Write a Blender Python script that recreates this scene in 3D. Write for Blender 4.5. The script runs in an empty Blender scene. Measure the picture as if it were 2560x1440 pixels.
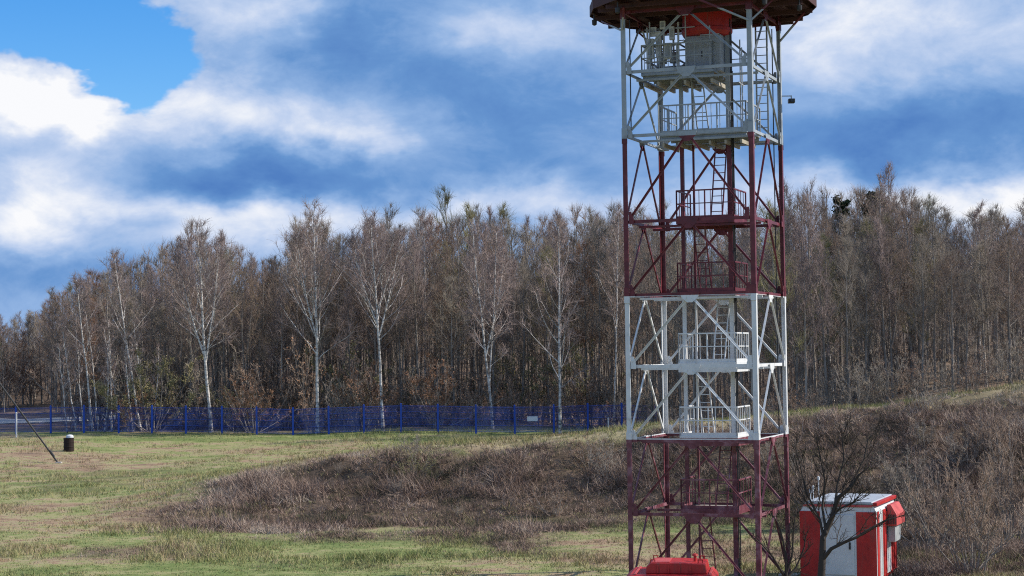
import bpy, math, random
import numpy as np
from mathutils import Matrix, Vector

SC = bpy.context.scene
COL = SC.collection
R = math.radians
rng = np.random.default_rng(7)
random.seed(7)

# ------------------------------------------------------------------ camera
F_PX, PITCH, ROLL, CAM_H = 4605.0, 0.0358, -0.01313, 8.4
cp, sp, cr, sr = math.cos(PITCH), math.sin(PITCH), math.cos(ROLL), math.sin(ROLL)
FWD = np.array([0, cp, sp]); UP0 = np.array([0, -sp, cp]); RT0 = np.array([1.0, 0, 0])
RT = RT0 * cr + UP0 * sr
UP = -RT0 * sr + UP0 * cr
cam = bpy.data.cameras.new('camera')
cam.sensor_width = 36.0
cam.lens = F_PX / 2560 * 36
cam.clip_end = 9000
cam_o = bpy.data.objects.new('camera', cam)
COL.objects.link(cam_o)
cam_o.matrix_world = Matrix(((RT[0], UP[0], -FWD[0], 0), (RT[1], UP[1], -FWD[1], 0),
                             (RT[2], UP[2], -FWD[2], CAM_H), (0, 0, 0, 1)))
SC.camera = cam_o


def ray(px, py):
    return FWD + RT * ((px - 1280) / F_PX) + UP * ((720 - py) / F_PX)


def at(px, py, D):
    """point of the place seen at a pixel of the photograph, D metres away along y"""
    d = ray(px, py)
    p = d * (D / d[1])
    return np.array([p[0], D, p[2] + CAM_H])


# ------------------------------------------------------------------ node helpers
def lin(r, g, b):
    f = lambda c: (c / 255 / 12.92) if c / 255 <= 0.04045 else ((c / 255 + 0.055) / 1.055) ** 2.4
    return (f(r), f(g), f(b), 1)


class NT:
    def __init__(s, tree):
        s.t = tree; tree.nodes.clear()

    def n(s, typ, **kw):
        nd = s.t.nodes.new(typ)
        ins = kw.pop('ins', {})
        for k, v in kw.items():
            setattr(nd, k, v)
        for k, v in ins.items():
            s.put(nd.inputs[k], v)
        return nd

    def put(s, sock, v):
        if isinstance(v, bpy.types.NodeSocket):
            s.t.links.new(v, sock)
        elif v is not None:
            sock.default_value = v

    def m(s, op, a, b=None, c=None, clamp=False):
        nd = s.t.nodes.new('ShaderNodeMath'); nd.operation = op; nd.use_clamp = clamp
        for i, v in enumerate((a, b, c)):
            if v is not None:
                s.put(nd.inputs[i], v)
        return nd.outputs[0]

    def mix(s, fac, a, b):
        nd = s.t.nodes.new('ShaderNodeMix'); nd.data_type = 'RGBA'
        s.put(nd.inputs[0], fac); s.put(nd.inputs[6], a); s.put(nd.inputs[7], b)
        return nd.outputs[2]

    def ramp(s, fac, stops, interp='LINEAR'):
        nd = s.t.nodes.new('ShaderNodeValToRGB'); nd.color_ramp.interpolation = interp
        e = nd.color_ramp.elements
        while len(e) < len(stops):
            e.new(0.5)
        for el, (p, c) in zip(e, stops):
            el.position = p; el.color = c
        s.put(nd.inputs[0], fac)
        return nd.outputs[0]

    def noise(s, vec, scale, detail=3, rough=0.55, dist=0.0):
        nd = s.n('ShaderNodeTexNoise')
        s.put(nd.inputs['Vector'], vec)
        nd.inputs['Scale'].default_value = scale; nd.inputs['Detail'].default_value = detail
        nd.inputs['Roughness'].default_value = rough; nd.inputs['Distortion'].default_value = dist
        return nd.outputs['Fac']

    def mapping(s, vec, scale=(1, 1, 1), loc=(0, 0, 0)):
        nd = s.n('ShaderNodeMapping'); s.put(nd.inputs['Vector'], vec)
        nd.inputs['Scale'].default_value = scale; nd.inputs['Location'].default_value = loc
        return nd.outputs[0]


# ------------------------------------------------------------------ sun, sky, exposure
SUN_AZ = math.atan2(0.99, 0.05)      # measured from +y towards +x
SUN_EL = R(37)
sd = np.array([math.sin(SUN_AZ) * math.cos(SUN_EL), math.cos(SUN_AZ) * math.cos(SUN_EL), math.sin(SUN_EL)])
sun = bpy.data.lights.new('sun', 'SUN'); sun.energy = 5.0; sun.angle = R(0.53); sun.color = (1.0, 0.93, 0.82)
sun_o = bpy.data.objects.new('sun', sun); COL.objects.link(sun_o)
sun_o.rotation_euler = Vector(sd).to_track_quat('Z', 'Y').to_euler()
sun_o.location = (30, 0, 60)

W = bpy.data.worlds.new('World'); SC.world = W; W.use_nodes = True
nt = NT(W.node_tree)
tc = nt.n('ShaderNodeTexCoord').outputs['Generated']
sky = nt.n('ShaderNodeTexSky', sky_type='NISHITA', sun_disc=False, sun_elevation=SUN_EL, sun_rotation=SUN_AZ,
           altitude=100, air_density=1.0, dust_density=0.3, ozone_density=3.0)
SKY_STRENGTH = 0.1
sep = nt.n('ShaderNodeSeparateXYZ', ins={0: tc})
# gently domain-warped angles of the view direction: azimuth and elevation
wv = nt.n('ShaderNodeTexNoise', ins={'Vector': nt.mapping(tc, (1, 1, 1.6))})
wv.inputs['Scale'].default_value = 17; wv.inputs['Detail'].default_value = 5; wv.inputs['Roughness'].default_value = 0.55
wsep = nt.n('ShaderNodeSeparateXYZ', ins={0: wv.outputs['Color']})
az = nt.m('ADD', nt.m('ARCTAN2', sep.outputs[0], sep.outputs[1]), nt.m('MULTIPLY', nt.m('SUBTRACT', wsep.outputs[0], 0.5), 0.085))
el = nt.m('ADD', nt.m('ARCSINE', sep.outputs[2]), nt.m('MULTIPLY', nt.m('SUBTRACT', wsep.outputs[1], 0.5), 0.05))


def dirang(px, py):
    d = ray(px, py); d = d / np.linalg.norm(d)
    return math.atan2(d[0], d[1]), math.asin(d[2])


def blob(px, py, sx, sy, amp):
    a0, e0 = dirang(px, py)
    u = nt.m('MULTIPLY', nt.m('SUBTRACT', az, a0), F_PX / sx)
    v = nt.m('MULTIPLY', nt.m('SUBTRACT', el, e0), F_PX / sy)
    q = nt.m('ADD', nt.m('MULTIPLY', u, u), nt.m('MULTIPLY', v, v))
    return nt.m('MULTIPLY', nt.m('EXPONENT', nt.m('MULTIPLY', q, -1.0)), amp)


def total(items, start):
    s = start
    for it in items:
        s = nt.m('ADD', s, it)
    return s


cn = nt.mapping(tc, (1, 1, 2.3), (3.1, 1.7, 0.4))
n_big = nt.noise(cn, 6.0, 6, 0.52, 0.3)
n_med = nt.noise(nt.mapping(tc, (1, 1, 2.0), (0.3, 5.2, 1.1)), 16.0, 8, 0.60, 0.4)
# cloud cover: broken overcast all round, with an opening of clear sky
cover = nt.m('ADD', nt.m('MULTIPLY', nt.m('SUBTRACT', n_big, 0.5), 1.2), 0.95)
cover = total([blob(170, 70, 310, 165, -1.2), blob(370, 180, 150, 120, -0.85), blob(60, -120, 500, 160, -0.35),
               blob(50, 320, 215, 120, 1.45), blob(620, 40, 160, 90, 0.55)], cover)
cover = nt.m('ADD', cover, nt.m('MULTIPLY', nt.m('SUBTRACT', n_med, 0.5), 0.55))
cover = nt.n('ShaderNodeMapRange', interpolation_type='SMOOTHSTEP', ins={0: cover, 1: 0.37, 2: 0.64}).outputs[0]
# cloud light: thick blue-grey undersides against sunlit white tops
br = nt.m('ADD', nt.m('MULTIPLY', nt.m('SUBTRACT', n_big, 0.5), 0.40), 0.50)
br = nt.m('ADD', br, nt.m('MULTIPLY', nt.m('SUBTRACT', n_med, 0.5), 0.66))
n_fine = nt.noise(nt.mapping(tc, (1, 1, 1.6), (2.2, 0.7, 4.0)), 48.0, 6, 0.6, 0.5)
br = nt.m('ADD', br, nt.m('MULTIPLY', nt.m('SUBTRACT', n_fine, 0.5), 0.24))
br = total([blob(70, 240, 170, 60, 0.60), blob(200, 300, 70, 50, 0.3), blob(60, 350, 120, 40, -0.12), blob(70, 440, 210, 130, 0.22), blob(600, 270, 260, 95, 0.34),
            blob(850, 345, 200, 60, 0.24), blob(640, 20, 130, 80, 0.30), blob(860, 90, 200, 130, -0.34),
            blob(620, 430, 290, 62, -0.42), blob(960, 460, 220, 70, -0.12), blob(330, 575, 160, 40, -0.22),
            blob(560, 545, 420, 62, 0.36), blob(80, 570, 170, 60, 0.32), blob(1000, 520, 420, 50, 0.18), blob(60, 680, 220, 45, -0.16), blob(560, 620, 300, 40, 0.18),
            blob(1250, 95, 220, 45, 0.20), blob(1250, 300, 300, 130, -0.24), blob(1400, 430, 260, 50, -0.16), blob(1350, 520, 300, 40, 0.12),
            blob(2250, 70, 420, 150, 0.32), blob(2300, 320, 420, 95, -0.42), blob(2480, 500, 330, 70, 0.52),
            blob(2130, 470, 260, 50, 0.30), blob(1020, 360, 150, 50, 0.16)], br)
cc = nt.ramp(br, [(0.02, lin(82, 128, 194)), (0.28, lin(104, 150, 208)), (0.52, lin(146, 180, 226)),
                  (0.74, lin(194, 211, 240)), (1.0, lin(250, 251, 254))])
cc = nt.n('ShaderNodeVectorMath', operation='SCALE', ins={0: cc, 'Scale': 0.82 / SKY_STRENGTH}).outputs[0]
hs = nt.n('ShaderNodeHueSaturation', ins={'Hue': 0.505, 'Saturation': 1.45, 'Value': 1.22, 'Color': sky.outputs[0]}).outputs[0]
hs = nt.n('ShaderNodeVectorMath', operation='MULTIPLY', ins={0: hs, 1: (0.90, 1.0, 1.13)}).outputs[0]
fin = nt.mix(cover, hs, cc)
bg = nt.n('ShaderNodeBackground', ins={'Color': fin, 'Strength': SKY_STRENGTH})
wo = nt.n('ShaderNodeOutputWorld'); nt.t.links.new(bg.outputs[0], wo.inputs[0])
W.cycles.sampling_method = 'MANUAL'; W.cycles.sample_map_resolution = 512

SC.view_settings.view_transform = 'Standard'; SC.view_settings.look = 'None'
SC.view_settings.exposure = 0.28; SC.view_settings.gamma = 1.0; SC.view_settings.use_curve_mapping = False
SC.cycles.max_bounces = 5; SC.cycles.diffuse_bounces = 2; SC.cycles.glossy_bounces = 2
SC.cycles.use_denoising = False
SC.cycles.filter_width = 1.1


# ------------------------------------------------------------------ materials
MATS = {}


def mat(name, col, rough=0.7, spec=0.3, metal=0.0):
    """col: tuple, or function(NT) -> colour socket"""
    m = bpy.data.materials.new(name); m.use_nodes = True
    t = NT(m.node_tree)
    b = t.n('ShaderNodeBsdfPrincipled')
    b.inputs['Roughness'].default_value = rough; b.inputs['Metallic'].default_value = metal
    b.inputs['Specular IOR Level'].default_value = spec
    if callable(col):
        t.put(b.inputs['Base Color'], col(t))
    else:
        b.inputs['Base Color'].default_value = (*col, 1)
    o = t.n('ShaderNodeOutputMaterial'); t.t.links.new(b.outputs[0], o.inputs[0])
    MATS[name] = m
    m['bsdf'] = b.name
    return m


def C4(*c):
    return (*c, 1)


def pos(t):
    return t.n('ShaderNodeNewGeometry').outputs['Position']


def attr(t, name):
    return t.n('ShaderNodeAttribute', attribute_name=name).outputs['Fac']


def turf(t, dry=0.0):
    """short autumn turf: green, straw and russet patches drawn out along the ground"""
    p = pos(t)
    a = t.noise(t.mapping(p, (0.055, 0.11, 0.2)), 1.0, 4, 0.6, 0.6)
    b = t.noise(t.mapping(p, (0.20, 0.42, 0.3), (9, 3, 0)), 1.0, 4, 0.65, 0.5)
    c = t.noise(t.mapping(p, (1.4, 2.4, 1.5)), 1.0, 4, 0.7)
    v = t.m('ADD', 0.5, t.m('ADD', t.m('MULTIPLY', t.m('SUBTRACT', a, 0.5), 0.85), t.m('ADD', t.m('MULTIPLY', t.m('SUBTRACT', b, 0.5), 0.75), t.m('MULTIPLY', t.m('SUBTRACT', c, 0.5), 0.6))))
    v = t.m('ADD', v, dry)
    return t.ramp(v, [(0.32, C4(0.135, 0.175, 0.058)), (0.45, C4(0.205, 0.225, 0.088)), (0.53, C4(0.285, 0.262, 0.130)),
                      (0.59, C4(0.310, 0.245, 0.155)), (0.64, C4(0.290, 0.195, 0.130)), (0.78, C4(0.170, 0.118, 0.088))])


def ground_col(t):
    p = pos(t)
    g = turf(t)
    n = t.noise(t.mapping(p, (0.9, 0.9, 0.9)), 1.0, 5, 0.7)
    earth = t.ramp(n, [(0.3, C4(0.040, 0.030, 0.022)), (0.5, C4(0.100, 0.072, 0.052)), (0.7, C4(0.180, 0.128, 0.088))])
    litter = t.ramp(n, [(0.3, C4(0.09, 0.07, 0.055)), (0.55, C4(0.20, 0.14, 0.10)), (0.75, C4(0.30, 0.21, 0.14))])
    straw = t.ramp(n, [(0.3, C4(0.16, 0.13, 0.075)), (0.55, C4(0.30, 0.245, 0.15)), (0.75, C4(0.38, 0.31, 0.20))])
    c = t.mix(attr(t, 'brushy'), g, earth)
    c = t.mix(attr(t, 'strawy'), c, straw)
    return t.mix(attr(t, 'wood'), c, litter)


def blade_col(t):
    c = turf(t)
    r = attr(t, 'rnd')
    dryc = t.ramp(r, [(0.0, C4(0.12, 0.17, 0.05)), (0.35, C4(0.24, 0.26, 0.09)), (0.6, C4(0.44, 0.37, 0.21)), (0.85, C4(0.40, 0.27, 0.16)), (1.0, C4(0.16, 0.10, 0.07))])
    return t.mix(0.42, c, dryc)


mat('ground', ground_col, 0.95, 0.1)
mat('grass', blade_col, 0.8, 0.15)


def brush_col(t):
    p = pos(t)
    n = t.noise(t.mapping(p, (0.22, 0.30, 0.3)), 1.0, 3, 0.6, 0.4)
    r = attr(t, 'rnd')
    v = t.m('ADD', t.m('MULTIPLY', t.m('SUBTRACT', n, .5), 0.95), t.m('ADD', .27, t.m('MULTIPLY', r, 0.45)))
    return t.ramp(v, [(0.24, C4(0.060, 0.075, 0.034)), (0.36, C4(0.100, 0.085, 0.060)), (0.47, C4(0.190, 0.130, 0.105)),
                      (0.58, C4(0.310, 0.220, 0.180)), (0.70, C4(0.40, 0.32, 0.26)), (0.85, C4(0.56, 0.48, 0.40))])


mat('brush', brush_col, 0.85, 0.15)


def twig_mat(name, lo, hi):
    def f(t):
        oi = t.n('ShaderNodeObjectInfo').outputs['Random']
        n = t.noise(pos(t), 0.5, 2, 0.5)
        v = t.m('ADD', t.m('MULTIPLY', oi, 0.75), t.m('MULTIPLY', n, 0.4))
        return t.ramp(v, [(0.1, C4(*lo)), (1.0, C4(*hi))])
    return mat(name, f, 0.8, 0.2)


twig_mat('twig_brown', (0.235, 0.180, 0.155), (0.340, 0.250, 0.190))
twig_mat('twig_grey', (0.235, 0.200, 0.175), (0.350, 0.300, 0.240))
twig_mat('twig_birch', (0.265, 0.205, 0.195), (0.385, 0.300, 0.270))
twig_mat('twig_olive', (0.200, 0.190, 0.095), (0.290, 0.260, 0.130))
twig_mat('twig_rust', (0.215, 0.125, 0.085), (0.300, 0.170, 0.105))
twig_mat('twig_dark', (0.028, 0.022, 0.020), (0.050, 0.040, 0.034))
twig_mat('needle', (0.022, 0.040, 0.018), (0.045, 0.065, 0.030))
twig_mat('willow', (0.255, 0.225, 0.115), (0.315, 0.270, 0.140))


def birch_bark(t):
    p = pos(t)
    n = t.noise(t.mapping(p, (3, 3, 5.5)), 1.0, 4, 0.65)
    oz = t.n('ShaderNodeSeparateXYZ', ins={0: t.n('ShaderNodeTexCoord').outputs['Object']}).outputs[2]
    n = t.m('SUBTRACT', n, t.m('MULTIPLY', t.m('SUBTRACT', 1.0, t.m('DIVIDE', oz, 3.2), clamp=True), 0.06))
    return t.ramp(n, [(0.36, C4(0.12, 0.11, 0.10)), (0.46, C4(0.46, 0.43, 0.41)), (0.62, C4(0.72, 0.69, 0.66))])


def grey_bark(t):
    p = pos(t)
    oi = t.n('ShaderNodeObjectInfo').outputs['Random']
    n = t.noise(t.mapping(p, (4, 4, 1.2)), 1.0, 4, 0.65)
    a = t.ramp(n, [(0.3, C4(0.13, 0.115, 0.105)), (0.7, C4(0.32, 0.285, 0.255))])
    b = t.ramp(n, [(0.3, C4(0.15, 0.13, 0.115)), (0.7, C4(0.42, 0.375, 0.33))])
    return t.mix(t.m('GREATER_THAN', oi, 0.62), a, b)


mat('birch_bark', birch_bark, 0.75, 0.2)
mat('grey_bark', grey_bark, 0.9, 0.1)

# tower paint in bands by height
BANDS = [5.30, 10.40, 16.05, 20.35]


def tower_col(t):
    p = pos(t)
    z = t.n('ShaderNodeSeparateXYZ', ins={0: p}).outputs[2]
    n = t.noise(p, 2.2, 5, 0.65)
    red = t.ramp(n, [(0.30, C4(0.070, 0.016, 0.024)), (0.5, C4(0.120, 0.018, 0.027)), (0.72, C4(0.195, 0.042, 0.052))])
    wht = t.ramp(n, [(0.25, C4(0.40, 0.39, 0.37)), (0.42, C4(0.60, 0.62, 0.64)), (0.7, C4(0.70, 0.715, 0.73))])
    st = t.noise(t.mapping(p, (9, 9, 0.9)), 1.0, 5, 0.7)
    run = t.m('MULTIPLY', t.m('SUBTRACT', st, 0.56, clamp=True), 4.0, clamp=True)
    red = t.mix(run, red, C4(0.085, 0.040, 0.028)); wht = t.mix(t.m('MULTIPLY', run, 0.7), wht, C4(0.26, 0.17, 0.11))
    k = t.m('GREATER_THAN', z, BANDS[0])
    for i, b in enumerate(BANDS[1:]):
        s = t.m('GREATER_THAN', z, b)
        k = t.m('SUBTRACT', k, s) if i % 2 == 0 else t.m('ADD', k, s)
    fade = t.ramp(n, [(0.30, C4(0.095, 0.022, 0.030)), (0.5, C4(0.155, 0.045, 0.060)), (0.74, C4(0.33, 0.19, 0.23))])
    red = t.mix(t.m('LESS_THAN', z, BANDS[0]), red, fade)
    grey = t.ramp(n, [(0.28, C4(0.19, 0.205, 0.22)), (0.45, C4(0.285, 0.32, 0.355)), (0.72, C4(0.35, 0.385, 0.42))])  # shaded look of the upper white band, put into its paint colour
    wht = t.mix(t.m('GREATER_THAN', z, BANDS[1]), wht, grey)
    return t.mix(k, red, wht)


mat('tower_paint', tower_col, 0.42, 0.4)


def worn(base, dark, sc=2.5):
    def f(t):
        n = t.noise(pos(t), sc, 5, 0.65)
        return t.ramp(n, [(0.28, C4(*dark)), (0.46, C4(*base)), (0.75, C4(*[min(1, c * 1.12) for c in base]))])
    return f


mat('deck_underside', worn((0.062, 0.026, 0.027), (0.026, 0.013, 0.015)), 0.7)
mat('deck_plate', worn((0.30, 0.26, 0.22), (0.16, 0.13, 0.11)), 0.7)
mat('cream_beam', worn((0.36, 0.33, 0.27), (0.19, 0.165, 0.13)), 0.6)
def red_col(t):
    p = pos(t)
    n = t.noise(p, 1.6, 5, .65)
    c = t.ramp(n, [(.28, C4(.24, .014, .016)), (.5, C4(.40, .018, .018)), (.75, C4(.47, .045, .04))])
    s = t.noise(t.mapping(p, (7, 7, .8)), 1.0, 5, .7)
    return t.mix(t.m('MULTIPLY', t.m('SUBTRACT', s, .54, clamp=True), 3.5, clamp=True), c, C4(.16, .06, .05))


mat('red_paint', red_col, 0.48, 0.4)
mat('faded_red', worn((0.46, 0.075, 0.075), (0.30, 0.035, 0.035), 2.0), 0.55, 0.35)
mat('white_paint', worn((0.56, 0.585, 0.61), (0.42, 0.42, 0.42), 1.4), 0.45, 0.4)
mat('pale_grey', worn((0.36, 0.39, 0.44), (0.27, 0.29, 0.32), 1.4), 0.45, 0.4)
mat('dark_metal', worn((0.035, 0.035, 0.038), (0.02, 0.02, 0.02)), 0.5)
mat('grey_metal', worn((0.34, 0.36, 0.38), (0.22, 0.23, 0.24)), 0.45)
mat('fence_blue', worn((0.020, 0.080, 0.43), (0.015, 0.050, 0.29)), 0.45, 0.4)
mat('rusty_drum', worn((0.018, 0.009, 0.008), (0.010, 0.007, 0.006), 6), 0.7)
mat('concrete', worn((0.42, 0.40, 0.37), (0.27, 0.25, 0.23), 3), 0.9)
mat('sign_white', (0.78, 0.79, 0.82), 0.4)
mat('glass_dark', (0.02, 0.025, 0.03), 0.12, 0.5)


# ------------------------------------------------------------------ object helpers
def tag(o, label=None, cat=None, group=None, kind=None):
    if label: o['label'] = label
    if cat: o['category'] = cat
    if group: o['group'] = group
    if kind: o['kind'] = kind
    return o


def empty(name, loc, rz=0.0):
    o = bpy.data.objects.new(name, None); COL.objects.link(o)
    o.empty_display_size = 0.3
    o.location = loc; o.rotation_euler = (0, 0, rz)
    return o


def link(name, me, parent=None):
    o = bpy.data.objects.new(name, me); COL.objects.link(o)
    if parent: o.parent = parent
    return o


class MB:
    """collects polygons for one mesh"""
    def __init__(s):
        s.v = []; s.f = []; s.m = []

    def poly(s, pts, faces, mi=0):
        k = len(s.v)
        s.v += [tuple(p) for p in pts]; s.f += [tuple(i + k for i in f) for f in faces]; s.m += [mi] * len(faces)
        return s

    def box(s, x0, x1, y0, y1, z0, z1, mi=0):
        p = [(x, y, z) for z in (z0, z1) for y in (y0, y1) for x in (x0, x1)]
        return s.poly(p, [(0, 2, 3, 1), (4, 5, 7, 6), (0, 1, 5, 4), (2, 6, 7, 3), (1, 3, 7, 5), (0, 4, 6, 2)], mi)

    def extrude(s, prof, p0, p1, up=(0, 0, 1), mi=0):
        """profile points (a, b) swept from p0 to p1; b runs along up"""
        p0 = np.array(p0, float); p1 = np.array(p1, float)
        d = p1 - p0; d /= np.linalg.norm(d)
        u = np.array(up, float); u = u - d * u.dot(d)
        if np.linalg.norm(u) < 1e-4:
            u = np.array([1.0, 0, 0]); u = u - d * u.dot(d)
        u /= np.linalg.norm(u); a = np.cross(d, u)
        n = len(prof)
        pts = [p0 + a * q[0] + u * q[1] for q in prof] + [p1 + a * q[0] + u * q[1] for q in prof]
        fs = [(i, (i + 1) % n, n + (i + 1) % n, n + i) for i in range(n)]
        fs += [tuple(range(n - 1, -1, -1)), tuple(range(n, 2 * n))]
        return s.poly(pts, fs, mi)

    def bar(s, p0, p1, w, h=None, up=(0, 0, 1), mi=0):
        h = h or w
        return s.extrude([(-w / 2, -h / 2), (w / 2, -h / 2), (w / 2, h / 2), (-w / 2, h / 2)], p0, p1, up, mi)

    def angle(s, p0, p1, w, t=None, up=(0, 0, 1), flip=1, mi=0):
        t = t or w * 0.16
        pr = [(0, 0), (w, 0), (w, t), (t, t), (t, w), (0, w)]
        return s.extrude([(flip * (a - w * 0.35), b - w * 0.35) for a, b in pr], p0, p1, up, mi)

    def tube(s, p0, p1, r0, r1=None, n=8, mi=0):
        r1 = r0 if r1 is None else r1
        p0 = np.array(p0, float); p1 = np.array(p1, float)
        d = p1 - p0; d /= np.linalg.norm(d)
        u = np.array([0, 0, 1.0]) if abs(d[2]) < 0.9 else np.array([1.0, 0, 0])
        u = u - d * u.dot(d); u /= np.linalg.norm(u); a = np.cross(d, u)
        pts = []
        for p, r in ((p0, r0), (p1, r1)):
            pts += [p + (a * math.cos(2 * math.pi * i / n) + u * math.sin(2 * math.pi * i / n)) * r for i in range(n)]
        fs = [(i, (i + 1) % n, n + (i + 1) % n, n + i) for i in range(n)] + [tuple(range(n - 1, -1, -1)), tuple(range(n, 2 * n))]
        return s.poly(pts, fs, mi)

    def lathe(s, prof, c=(0, 0, 0), n=24, mi=0):
        pts = []
        for r, z in prof:
            pts += [(c[0] + r * math.cos(2 * math.pi * i / n), c[1] + r * math.sin(2 * math.pi * i / n), c[2] + z) for i in range(n)]
        fs = []
        for k in range(len(prof) - 1):
            fs += [(k * n + i, k * n + (i + 1) % n, (k + 1) * n + (i + 1) % n, (k + 1) * n + i) for i in range(n)]
        fs += [tuple(range(n - 1, -1, -1)), tuple(range((len(prof) - 1) * n, len(prof) * n))]
        return s.poly(pts, fs, mi)

    def build(s, name, mats, parent=None, bevel=0.0, smooth=False):
        me = bpy.data.meshes.new(name)
        me.from_pydata(s.v, [], s.f)
        for m in (mats if isinstance(mats, (list, tuple)) else [mats]):
            me.materials.append(MATS[m])
        me.polygons.foreach_set('material_index', s.m)
        if smooth:
            me.polygons.foreach_set('use_smooth', [True] * len(s.f))
        me.update()
        o = link(name, me, parent)
        if bevel:
            b = o.modifiers.new('bevel', 'BEVEL'); b.width = bevel; b.segments = 2; b.limit_method = 'ANGLE'
        return o


def big_mesh(name, V, faces_list, mats, rnd=None, mi=None):
    """V (N,3); faces_list: arrays (M,3) and/or (M,4)"""
    me = bpy.data.meshes.new(name)
    lt = np.concatenate([np.full(len(f), f.shape[1], np.int32) for f in faces_list])
    li = np.concatenate([f.ravel() for f in faces_list]).astype(np.int32)
    me.vertices.add(len(V)); me.vertices.foreach_set('co', V.astype(np.float32).ravel())
    me.loops.add(len(li)); me.loops.foreach_set('vertex_index', li)
    me.polygons.add(len(lt))
    st = np.zeros(len(lt), np.int32); st[1:] = np.cumsum(lt)[:-1]
    me.polygons.foreach_set('loop_start', st)
    for m in mats:
        me.materials.append(MATS[m])
    if mi is not None:
        me.polygons.foreach_set('material_index', mi.astype(np.int32))
    me.update(calc_edges=True)
    if rnd is not None:
        for k, a in rnd.items():
            at_ = me.attributes.new(k, 'FLOAT', 'POINT'); at_.data.foreach_set('value', a.astype(np.float32))
    return me


def unit(v):
    return v / (np.linalg.norm(v, axis=-1, keepdims=True) + 1e-9)


def prisms(P0, P1, r0, r1, sides=3):
    """tapered little prisms, one for each row"""
    N = len(P0)
    d = unit(P1 - P0)
    ref = np.where(np.abs(d[:, 2:3]) < 0.9, np.array([[0, 0, 1.0]]), np.array([[1.0, 0, 0]]))
    u = unit(ref - d * np.sum(ref * d, 1, keepdims=True)); a = np.cross(d, u)
    ph = np.arange(sides) * 2 * math.pi / sides
    off = a[:, None] * np.cos(ph)[None, :, None] + u[:, None] * np.sin(ph)[None, :, None]
    r0 = np.broadcast_to(r0, (N,))[:, None, None]; r1 = np.broadcast_to(r1, (N,))[:, None, None]
    V = np.concatenate([P0[:, None] + off * r0, P1[:, None] + off * r1], 1).reshape(-1, 3)
    i = np.arange(sides); j = (i + 1) % sides
    q = np.stack([i, j, j + sides, i + sides], 1)
    Fq = (np.arange(N)[:, None, None] * 2 * sides + q[None]).reshape(-1, 4)
    return V, Fq


def path_prisms(P, r, sides=3):
    """P (N,K,3) polylines sharing rings; r (N,K)"""
    N, K = P.shape[:2]
    d = np.empty_like(P); d[:, :-1] = P[:, 1:] - P[:, :-1]; d[:, -1] = d[:, -2]
    d[:, 1:-1] = P[:, 2:] - P[:, :-2]
    d = unit(d)
    m = unit(d.mean(1))
    ref = np.where(np.abs(m[:, 2:3]) < 0.8, np.array([[0, 0, 1.0]]), np.array([[1.0, 0, 0]]))[:, None]
    u = unit(ref - d * np.sum(ref * d, 2, keepdims=True)); a = np.cross(d, u)
    ph = np.arange(sides) * 2 * math.pi / sides
    off = a[:, :, None] * np.cos(ph)[None, None, :, None] + u[:, :, None] * np.sin(ph)[None, None, :, None]
    V = (P[:, :, None] + off * r[:, :, None, None]).reshape(-1, 3)
    i = np.arange(sides); j = (i + 1) % sides
    q = np.stack([i, j, j + sides, i + sides], 1)
    base = (np.arange(N)[:, None] * K * sides + np.arange(K - 1)[None] * sides).reshape(-1)
    return V, (base[:, None, None] + q[None]).reshape(-1, 4)


def join_geo(parts):
    Vs, Fs, k = [], [], 0
    for V, Fq in parts:
        Vs.append(V); Fs.append(Fq + k); k += len(V)
    return np.concatenate(Vs), np.concatenate(Fs)


# ------------------------------------------------------------------ terrain
def smooth(a, b, x):
    t = np.clip((x - a) / (b - a), 0, 1); return t * t * (3 - 2 * t)


def vnoise(x, y, seed=0):
    xi = np.floor(x).astype(np.int64); yi = np.floor(y).astype(np.int64)
    fx = x - xi; fy = y - yi; fx = fx * fx * (3 - 2 * fx); fy = fy * fy * (3 - 2 * fy)

    def h(a, b):
        n = (a * 374761393 + b * 668265263 + seed * 982451653) & 0xffffffff
        n = ((n ^ (n >> 13)) * 1274126177) & 0xffffffff
        return ((n ^ (n >> 16)) & 0xffff) / 65535.0
    return (h(xi, yi) * (1 - fx) * (1 - fy) + h(xi + 1, yi) * fx * (1 - fy) + h(xi, yi + 1) * (1 - fx) * fy + h(xi + 1, yi + 1) * fx * fy)


CREST_Y = 95.0
crest_px = [(420, 1222), (560, 1196), (700, 1166), (900, 1137), (1100, 1119), (1300, 1104), (1450, 1090), (1560, 1076), (1800, 1056),
            (1960, 1043), (2100, 1031), (2250, 1014), (2400, 990), (2560, 960), (2760, 930)]
crest_w = np.array([at(a, b, CREST_Y) for a, b in crest_px])


def base_z(x, y):
    z = np.clip(y - 67, 0, 66) * 0.0425
    z = z + smooth(133, 260, y) * 11.0 * smooth(-75, -15, x) + smooth(133, 260, y) * 4.0
    return z + (vnoise(x * 0.13, y * 0.13, 3) - 0.5) * 0.35 * smooth(60, 90, y)


def bank_h(x):
    zc = np.interp(x, crest_w[:, 0], crest_w[:, 2])
    b0 = 0.0425 * (CREST_Y - 67)
    return np.clip(zc - b0, 0, None) * smooth(crest_w[0, 0] - 4, crest_w[1, 0] - 1, x)


def bank_prof(x, y):
    toe = 84.5 - 1.5 * smooth(0, 20, x) + (vnoise(x * 0.2, y * 0 + 5.0, 9) - 0.5) * 3
    front = smooth(toe, CREST_Y, y) ** 0.85
    keep = smooth(9, 20, x * CREST_Y / np.maximum(y, 50))
    back = 1 - smooth(CREST_Y + 1, CREST_Y + 17, y) * (1 - keep) - keep * (.22 * smooth(CREST_Y + .5, CREST_Y + 8, y) + .78 * smooth(150, 260, y))
    return np.where(y < CREST_Y, front, back)


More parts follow.
